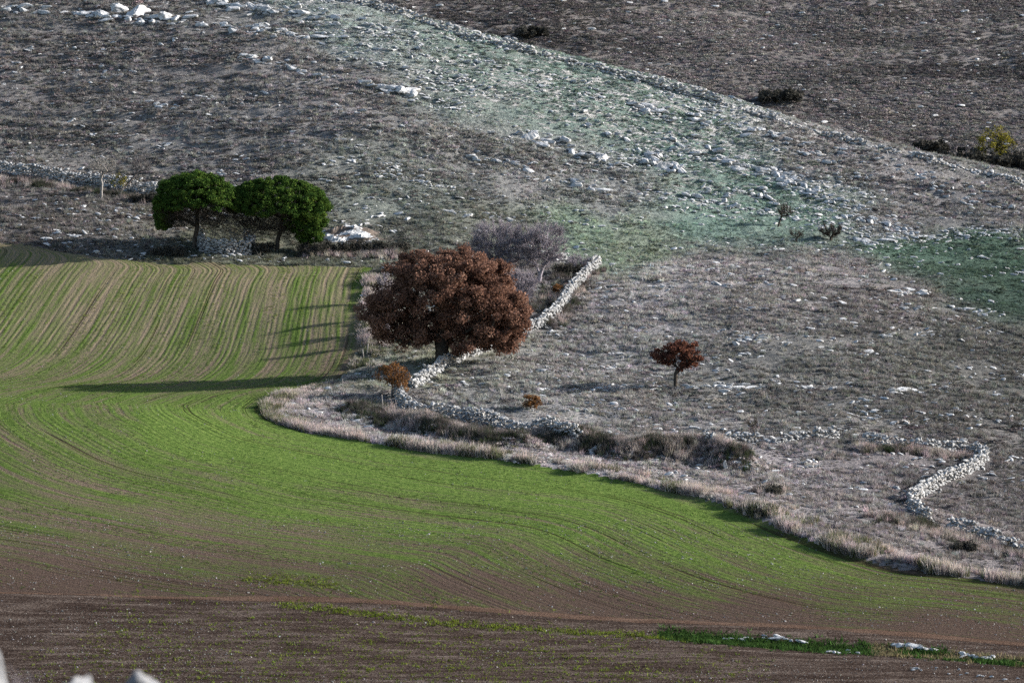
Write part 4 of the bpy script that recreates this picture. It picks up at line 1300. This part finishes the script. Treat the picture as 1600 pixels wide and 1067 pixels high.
# --- stone pines
def pine(base, dome, floor, skirts, inner, ntip, label, trunk, nper=150):
    """umbrella crown: needles on the upper shell, a tangle of dark dead twigs standing in for the shade under it"""
    tips = blob_points(dome, ntip, 0.86)
    edge = floor + 0.5 * (fbm(tips[:, 0] * 0.9 + 7, tips[:, 1] * 0.9, 401, 3) - 0.5)
    tips = tips[tips[:, 2] > edge]
    if skirts:
        tips = np.concatenate([tips, blob_points(skirts, ntip // 3, 0.6)])
    crown = leaf_cloud(tips, nper, RNG.uniform(0.18, 0.40, len(tips)), 0.10, M_PINE, squash=0.7, elong=1.6)
    root = build_tree("stone_pine", tuple(base), label, "tree", trunk, tips, M_BARK, crown, 0.015, 0.42, pull=1.9, r_max=0.2, group="stone pines")
    ins = blob_points(dome, ntip // 2, 0.3)
    ins = ins[ins[:, 2] > floor + 0.1]
    link("inner_foliage", leaf_cloud(ins, 130, 0.45, 0.11, M_PINE, "inner_foliage", 0.7, 1.6), root)
    tw = []  # dense dark twigs in place of lower foliage, to make the crown's underside look shaded
    for t in blob_points(inner, 1500, 0.05):
        d = RNG.normal(0, 1, 3) * np.array([1, 1, .6]) + np.array([t[0] * .25, t[1] * .25, .35])
        d /= np.linalg.norm(d)
        tw.append([(t, 0.016), (t + d * .4 + RNG.normal(0, .06, 3), 0.012), (t + d * .95, 0.006)])
        tw.append([(t + d * .3, 0.012), (t + d * .6 + RNG.normal(0, .25, 3), 0.005)])
    link("shade_twig_tangle", tube_mesh("shade_twig_tangle", tw, M_BARK, 3), root)
pb1 = at(303, 390)
pine(pb1, [((0.2, 0, 4.1), (3.4, 3.0, 2.5)), ((-1.4, 0, 4.0), (2.0, 2.3, 2.1)), ((1.9, 0, 3.9), (2.1, 2.2, 2.0))], 3.65, [((-2.6, 0.3, 2.8), (0.8, 1.0, 1.2)), ((-2.7, 0.2, 3.8), (.7, 1.0, .6))],
     [((0.1, 0, 3.2), (3.0, 2.3, 1.4)), ((1.9, 0, 2.6), (1.7, 1.4, 1.0)), ((-1.5, 0, 2.6), (1.5, 1.3, .9))], 620, "left stone pine with a dark domed green crown", [(0, 0, -0.2), (0.1, 0, 1.0), (0.3, 0, 1.9), (0.3, 0, 2.9)])
pb2 = at(433, 392)
pine(pb2, [((0.1, 0, 3.8), (4.2, 3.1, 2.5)), ((-2.2, 0, 3.8), (2.0, 2.2, 2.0)), ((2.5, 0, 3.5), (2.1, 2.2, 1.9))], 3.35, [((2.7, -0.3, 2.5), (1.6, 1.5, 1.4)), ((1.5, -0.8, 2.8), (1.2, 1.0, 1.0)), ((2.8, 0, 1.4), (1.2, 1.2, 1.1))],
     [((-0.4, 0, 2.9), (3.3, 2.3, 1.5)), ((-1.9, 0, 2.2), (1.9, 1.5, 1.1)), ((1.0, 0, 1.9), (1.7, 1.3, 1.0))], 760, "right stone pine with foliage hanging low on its sunlit side", [(0, 0, -0.2), (0.05, 0, 0.9), (0.3, 0, 1.7), (0.4, 0, 2.8)])

# --- bare winter trees
def bare_tree(base, blobs, ntip, label, trunk, mat, twigs=14, tl=0.7, name="bare_tree", r_tip=0.016, shell=0.2, group="bare winter trees", thick=0.006):
    tips = blob_points(blobs, ntip, shell)
    tw = []
    cen = np.mean(tips, 0) - np.array([0, 0, 1.0])
    for t in tips:
        o_ = t - cen; o_ /= np.linalg.norm(o_) + 1e-9
        for _ in range(twigs):
            d = o_ * 0.9 + RNG.normal(0, 0.55, 3) + np.array([0, 0, 0.25])
            d /= np.linalg.norm(d)
            l = tl * random.uniform(0.4, 1.2)
            st_ = t - o_ * random.uniform(0, 0.4)
            m_ = st_ + d * l * 0.5 + RNG.normal(0, 0.05, 3)
            tw.append([(st_, thick * 1.6), (m_, thick * 1.2), (st_ + d * l, thick * 0.5)])
    crown = tube_mesh("crown", tw, mat, 3)
    return build_tree(name, tuple(base), label, "tree", trunk, tips, mat, crown, r_tip, 0.46, group=group)
b1 = at(842, 442)
bare_tree(b1, [((0.3, 0, 3.3), (2.2, 1.8, 1.8)), ((-0.6, 0, 2.6), (1.7, 1.6, 1.6))], 190, "bare grey tree with forked trunks right behind the oak", [(0, 0, -0.2), (0.1, 0, 0.6), (0.3, 0, 1.2)], M_TWIG, 26, thick=0.009)
b2 = at(790, 432)
bare_tree(b2, [((-0.8, 0, 3.0), (2.4, 1.8, 1.8)), ((0.5, 0, 2.6), (1.7, 1.6, 1.8)), ((-2.2, 0, 2.0), (1.6, 1.4, 1.4))], 230, "wide bare grey thicket tree directly behind the oak crown", [(0, 0, -0.2), (-0.1, 0, 0.5), (-0.2, 0, 1.0)], M_TWIG, 26, thick=0.009)
b3 = at(822, 478)
bare_tree(b3, [((-0.4, 0, 1.6), (1.4, 1.2, 1.2))], 80, "low bare grey bush pressed against the right of the oak", [(0, 0, -0.2), (-0.1, 0, 0.4)], M_TWIG, 26, thick=0.009)
b4 = at(158, 312)
bare_tree(b4, [((0.2, 0, 3.0), (1.3, 1.1, 0.8))], 46, "pale trunked bare tree before the long dark wall", [(0, 0, -0.2), (0.05, 0, 0.8), (0.1, 0, 1.4), (0.0, 0, 1.7)], M_PALEBARK, 12, 0.6, r_tip=0.02)
b5 = at(185, 306)
bare_tree(b5, [((2.0, 0, 2.6), (1.1, 0.9, 0.8))], 40, "bare tree leaning right beside the pines over the long wall", [(0, 0, -0.2), (0.4, 0, 0.6), (1.0, 0, 1.2), (1.5, 0, 1.8)], M_GREYBARK, 12, 0.6)
b6 = at(1215, 355)
bare_tree(b6, [((0.55, 0, 1.5), (0.95, 0.8, 0.55))], 40, "small dark leaning tree on the green slope at right", [(0, 0, -0.2), (0.2, 0, 0.5), (0.35, 0, 0.9)], M_BARK, 14, 0.4, "small_tree")
b7 = at(1243, 380)
bare_tree(b7, [((0.1, 0, 1.0), (0.8, 0.7, 0.35)), ((0.7, 0, .9), (.4, .4, .2))], 22, "tiny dark sapling below the leaning tree on the green slope", [(0, 0, -0.2), (0.12, 0, 0.4)], M_BARK, 10, 0.4, "small_tree")
b8 = at(1298, 377)
bare_tree(b8, [((0, 0, 1.0), (1.2, 1.0, 0.6))], 70, "dark round leafless bush beside the rubble on the green slope", [(0, 0, -0.2), (0, 0, 0.3)], M_BARK, 18, 0.4, "small_tree")
b9 = at(1180, 692)
bare_tree(b9, [((-0.1, 0, 1.5), (0.6, 0.5, 0.25))], 12, "thin bare sapling leaning at the end of a broken wall", [(0, 0, -0.1), (0, 0, 0.5), (-0.12, 0, 0.9), (-0.25, 0, 1.15)], M_BARK, 8, 0.45, "sapling", 0.012, thick=0.008)
b10 = at(903, 424)
bare_tree(b10, [((0, 0, 0.7), (1.3, 1.0, 0.6))], 60, "pinkish grey bare bush at the top of the oak wall", [(0, 0, -0.2), (0, 0, 0.25)], M_TWIG, 18, 0.5, "bare_bush")
b11 = at(880, 494)
bare_tree(b11, [((0.1, 0, 0.7), (0.4, 0.3, 0.2))], 8, "tiny bare twig shrub right of the oak wall", [(0, 0, -0.1), (0.05, 0, 0.4)], M_BARK, 8, 0.3, "bare_bush")

for u_, v_, lb in ((602, 472, "bare sapling hidden behind the upper left of the oak"), (600, 500, "bare sapling hidden behind the middle left of the oak"), (603, 518, "bare sapling behind the lower left of the oak"), (606, 536, "bare sapling behind the foot of the oak crown at left")):
    bare_tree(at(u_, v_), [((0, 0, 1.7), (0.7, 0.5, 0.8))], 26, lb, [(0, 0, -.2), (0, 0, .6), (0.05, 0, 1.2)], M_TWIG, 14, 0.5, "bare_sapling", 0.018, thick=0.009)

# --- leafy bushes
def bush(name, base, blobs, ntip, label, mat, leaf=0.12, nper=60, r=0.28, bark=None, r_tip=0.012, group=None, cat="bush", trunk=None):
    tips = blob_points(blobs, ntip, 0.3)
    tips[:, 2] = np.maximum(tips[:, 2], 0.08)
    crown = leaf_cloud(tips, nper, r, leaf, mat, squash=0.9)
    return build_tree(name, tuple(base), label, cat, trunk or [(0, 0, -0.1), (0, 0, 0.15)], tips, bark or M_GREYBARK, crown, r_tip, 0.45, group=group)
bush("orange_bush", at(612, 622), [((0, 0, 1.7), (1.3, 1.1, 0.95)), ((0.5, 0, 1.2), (1.1, .9, 0.9))], 90, "orange leaved bush at the gap between the two walls", M_ORANGE, 0.13, 26, 0.26, trunk=[(0, 0, -.1), (0.05, 0, .5)])
bush("orange_shrub", at(829, 640), [((0.1, 0, 0.55), (0.7, 0.6, 0.55))], 36, "small orange red shrub alone in the pasture", M_ORANGE, 0.12, 34, 0.2)
bush("orange_shrub", at(872, 466), [((0, 0, 0.7), (0.4, 0.4, 0.45))], 16, "tiny bright orange shrub tucked behind the oak wall", M_ORANGE, 0.12, 36, 0.2)
bush("yellow_shrub", at(186, 308), [((0, 0, 1.5), (0.8, .7, 0.6))], 26, "dull yellow shrub between two bare trees at left", M_YELLOW, 0.13, 14, 0.3)
for i, (u, v, w, h, lb) in enumerate(((492, 398, 1.6, 0.9, "dark bramble thicket just right of the right pine"), (530, 398, 1.8, 1.0, "dark bramble thicket under the pale rock slab"), (570, 396, 1.8, 0.9, "dark bramble thicket between slab and oak"),
                                      (612, 394, 1.7, 0.8, "greyish bramble thicket touching the oak crown"), (405, 396, 1.6, 0.8, "dark brush under the right pine beside the hut"), (262, 400, 1.6, 0.7, "low dark brush left of the left pine trunk"),
                                      (230, 318, 1.4, 0.8, "dark brush along the wall at the left pine crown"), (892, 432, 1.5, 0.9, "dark bramble behind the upper end of the oak wall"), (1205, 770, 0.7, 0.35, "small dark bush in the rough strip above the field"),
                                      (1190, 800, 0.9, 0.4, "low green dark bush at the verge of the field"), (1505, 862, 1.0, 0.5, "dark green bush below the last wall at right"))):
    bush("bramble_bush", at(u, v), [((0, 0, h * .5), (w, 0.9, h * .6)), ((w * .4, 0, h * .6), (w * .5, .8, h * .5)), ((-w * .45, 0, h * .5), (w * .5, .8, h * .5))], int(26 * w + 10), lb, M_BRAMBLE, 0.13, 60, 0.3, group="dark bramble bushes")

# dead branches piled in the hut
root = empty("branch_pile", at(355, 390)); tag(root, "pale dead branches piled over the ruined stone hut", "branches")
for k in range(26):
    a0 = np.array([random.uniform(-1.6, 2.6), random.uniform(-0.6, 1.2), random.uniform(0.5, 1.3)])
    dr = np.array([random.uniform(-1, 1.4), random.uniform(-.4, .4), random.uniform(-0.1, 1.0)]); dr /= np.linalg.norm(dr)
    l = random.uniform(0.8, 2.0)
    ln = [[(a0, 0.035), (a0 + dr * l * .5 + RNG.normal(0, .1, 3), 0.025), (a0 + dr * l, 0.01)]]
    for _ in range(3):
        s0 = a0 + dr * l * random.uniform(.4, .9)
        ln.append([(s0, 0.015), (s0 + dr * .3 + RNG.normal(0, .2, 3), 0.008)])
    link("branch", tube_mesh("branch", ln, M_PALEBARK if k % 2 else M_GREYBARK, 4), root)

# --- far bushes beyond the ridge
def far_bush(u, v, w, h, label, mat, leaf=0.4, n=40, nper=70, name="far_bush", cat="bush"):
    p = cast_far(u, v)
    bush(name, p, [((0, 0, h * .5), (w, w * .7, h * .55)), ((w * .4, 0, h * .5), (w * .6, w * .5, h * .45)), ((-w * .4, 0, h * .4), (w * .6, w * .5, h * .4))], n, label, mat, leaf, nper, w * 0.2, M_BARK, 0.05, "bushes beyond the ridge", cat)
far_bush(1556, 252, 3.0, 4.6, "yellowing tree beyond the ridge at far right", M_YELLOW, 0.26, 60, 40, "yellow_tree", "tree")
far_bush(1500, 256, 3.2, 2.0, "dark hedge bush left of the yellow tree beyond the ridge", M_BRAMBLE)
far_bush(1545, 262, 3.6, 1.8, "dark hedge bush right under the yellow tree", M_BRAMBLE)
far_bush(1598, 262, 3.6, 2.2, "dark hedge bush at the right picture edge under the far hill", M_BRAMBLE)
far_bush(1455, 240, 2.6, 1.8, "dark hedge bush nearest the ridge wall at right", M_BRAMBLE)
far_bush(1215, 160, 3.6, 1.8, "broad dark bush alone on the far hillside", M_BRAMBLE)
far_bush(830, 60, 2.6, 1.5, "dark bush high on the far hillside above the ridge wall", M_BRAMBLE)

# ------------------------------------------------------------------ posts and sticks
def post(u, v, h, lean, label, r=0.05, mat=None):
    p = at(u, v)
    q = np.array([lean * h, 0, h])
    ln = [[(np.array([0, 0, -.1]), r * 1.1), (q * .35 + np.array([.015, 0, 0]), r), (q * .7, r * .95), (q, r * .8), (q + np.array([0, 0, .01]), 0.004)]]
    o = link("wooden_post", tube_mesh("wooden_post", ln, mat or M_PALEBARK, 7), None, tuple(p))
    tag(o, label, "post", "weathered posts")
post(573, 556, 0.9, .12, "pale post leaning right at the field edge left of the oak")
post(568, 562, 0.8, -.1, "pale post leaning left at the field edge left of the oak")
post(535, 606, 0.7, .02, "thin upright post at the tip of the rough verge", 0.03)
post(510, 604, 0.6, -.02, "thin upright post nearest the oak shadow", 0.03)
post(598, 640, 1.1, -.06, "pale stake left of the shaded wall under the orange bush", 0.04)
post(620, 646, 1.0, -.1, "brown stake against the shaded wall", 0.04, M_GREYBARK)
post(721, 572, 1.0, .03, "pale stake under the right side of the oak", 0.035)
post(1080, 690, 0.8, .2, "slim pale stake above the overgrown bank", 0.035)
post(1205, 737, 0.8, .15, "thin grey stake in the rough grass right of the rubble", 0.03, M_GREYBARK)

# white block at the bank end
p = at(1133, 733)
o = link("white_stone_block", rock_mesh("white_stone_block", 3, 812, M_ROCK, 1.1, 9, 0.02), None, (p[0], p[1], p[2] + 0.25))
o.scale = (0.26, 0.22, 0.34)
tag(o, "upright white stone block at the right end of the overgrown bank", "stone")

# ------------------------------------------------------------------ bird in flight
def bird():
    p = at(1272, 735)
    root = empty("flying_bird", (p[0], p[1] - 1.0, p[2] + 0.85))
    root.scale = (1.25, 1.25, 1.25)
    tag(root, "black and white bird flying low over the rough strip", "bird")
    dark = NB("dark_feathers").surface((0.008, 0.008, 0.01), 0.9, None, 0.1)
    white = NB("white_feathers").surface((0.72, 0.72, 0.72), 0.7, None, 0.1)
    bm = bmesh.new()
    bmesh.ops.create_uvsphere(bm, u_segments=14, v_segments=10, radius=1)
    for v_ in bm.verts:
        x_ = v_.co.x
        r_ = (1 - 0.55 * max(0, x_) ** 2)
        v_.co = Vector((x_ * 0.19, v_.co.y * 0.075 * r_, v_.co.z * 0.08 * r_))
    me = bpy.data.meshes.new("body"); bm.to_mesh(me); bm.free(); me.materials.append(white)
    body = link("body", me, root)
    body.rotation_euler = (0, 0.5, 0)
    bm = bmesh.new()
    bmesh.ops.create_uvsphere(bm, u_segments=12, v_segments=8, radius=0.062)
    for v_ in bm.verts:
        if v_.co.x < -0.045: v_.co.x -= 0.05; v_.co.y *= .3; v_.co.z *= .3
    me = bpy.data.meshes.new("head"); bm.to_mesh(me); bm.free(); me.materials.append(dark)
    link("head", me, root, (-0.19, 0, 0.10))
    def wing(sgn):
        V = [(-.08, 0, 0), (.10, 0, 0), (-.02, sgn * .16, .10), (.14, sgn * .16, .09), (.06, sgn * .36, .04), (.15, sgn * .34, .03), (.16, sgn * .46, -.02)]
        V2 = [(a, b, c - 0.012) for a, b, c in V]
        F = [(0, 1, 3), (0, 3, 2), (2, 3, 5), (2, 5, 4), (4, 5, 6)]
        F2 = [(a + 7, c + 7, b + 7) for a, b, c in F]
        me = np_mesh("wing", V + V2, F + F2, dark)
        link("wing", me, root, (0.02, 0, 0.04))
    wing(-1); wing(1)
    V = [(0.12, -.02, -.05), (0.12, .02, -.05), (0.26, -.035, -.27), (0.26, .035, -.27)]
    V2 = [(a + .012, b, c) for a, b, c in V]
    link("tail", np_mesh("tail", V + V2, [(0, 1, 3, 2), (4, 6, 7, 5), (2, 3, 7, 6)], dark), root)
bird()

# ------------------------------------------------------------------ rocks close to the viewpoint
M_NEAR = mat_rock("weathered_rock", (0.06, 0.062, 0.066), (0.17, 0.172, 0.178), (0.32, 0.32, 0.325))
NEARROCK = [rock_mesh("near_rock", 5, 900 + k, M_NEAR, 0.9, 10, 0.14, False) for k in range(3)]
for i, (u, v, px, lb) in enumerate(((-72, 1082, 140, "blurred white rock at the left edge close to the viewpoint"), (120, 1096, 46, "blurred rock with a white right face at the bottom left"), (231, 1098, 50, "blurred white rock right of the other near rocks at bottom"))):
    D = 34.0
    x, y, z = (float(q) for q in pix_point(u, v, D))
    s = px * D / F_PX
    o = link("near_rock", NEARROCK[i], None, (x, y, z))
    o.scale = (s * 1.05, s * 1.05, s * 1.2)
    o.rotation_euler = (0, 0, i * 1.7)
    tag(o, lb, "rock", "rocks close to the viewpoint")
    zb = float(near_height(np.array([x]), np.array([y]))[0])
x, y, z = (float(q) for q in pix_point(45, 1075, 33.0))
bare_tree((x, y, float(near_height(np.array([x]), np.array([y]))[0])), [((0, 0, 0.42), (0.16, 0.12, 0.16))], 14, "blurred dry weed stalks at the bottom left corner", [(0, 0, -.05), (0, 0, .15)], M_TWIG, 6, 0.14, "dry_weed", 0.002, group=None, thick=0.0012)
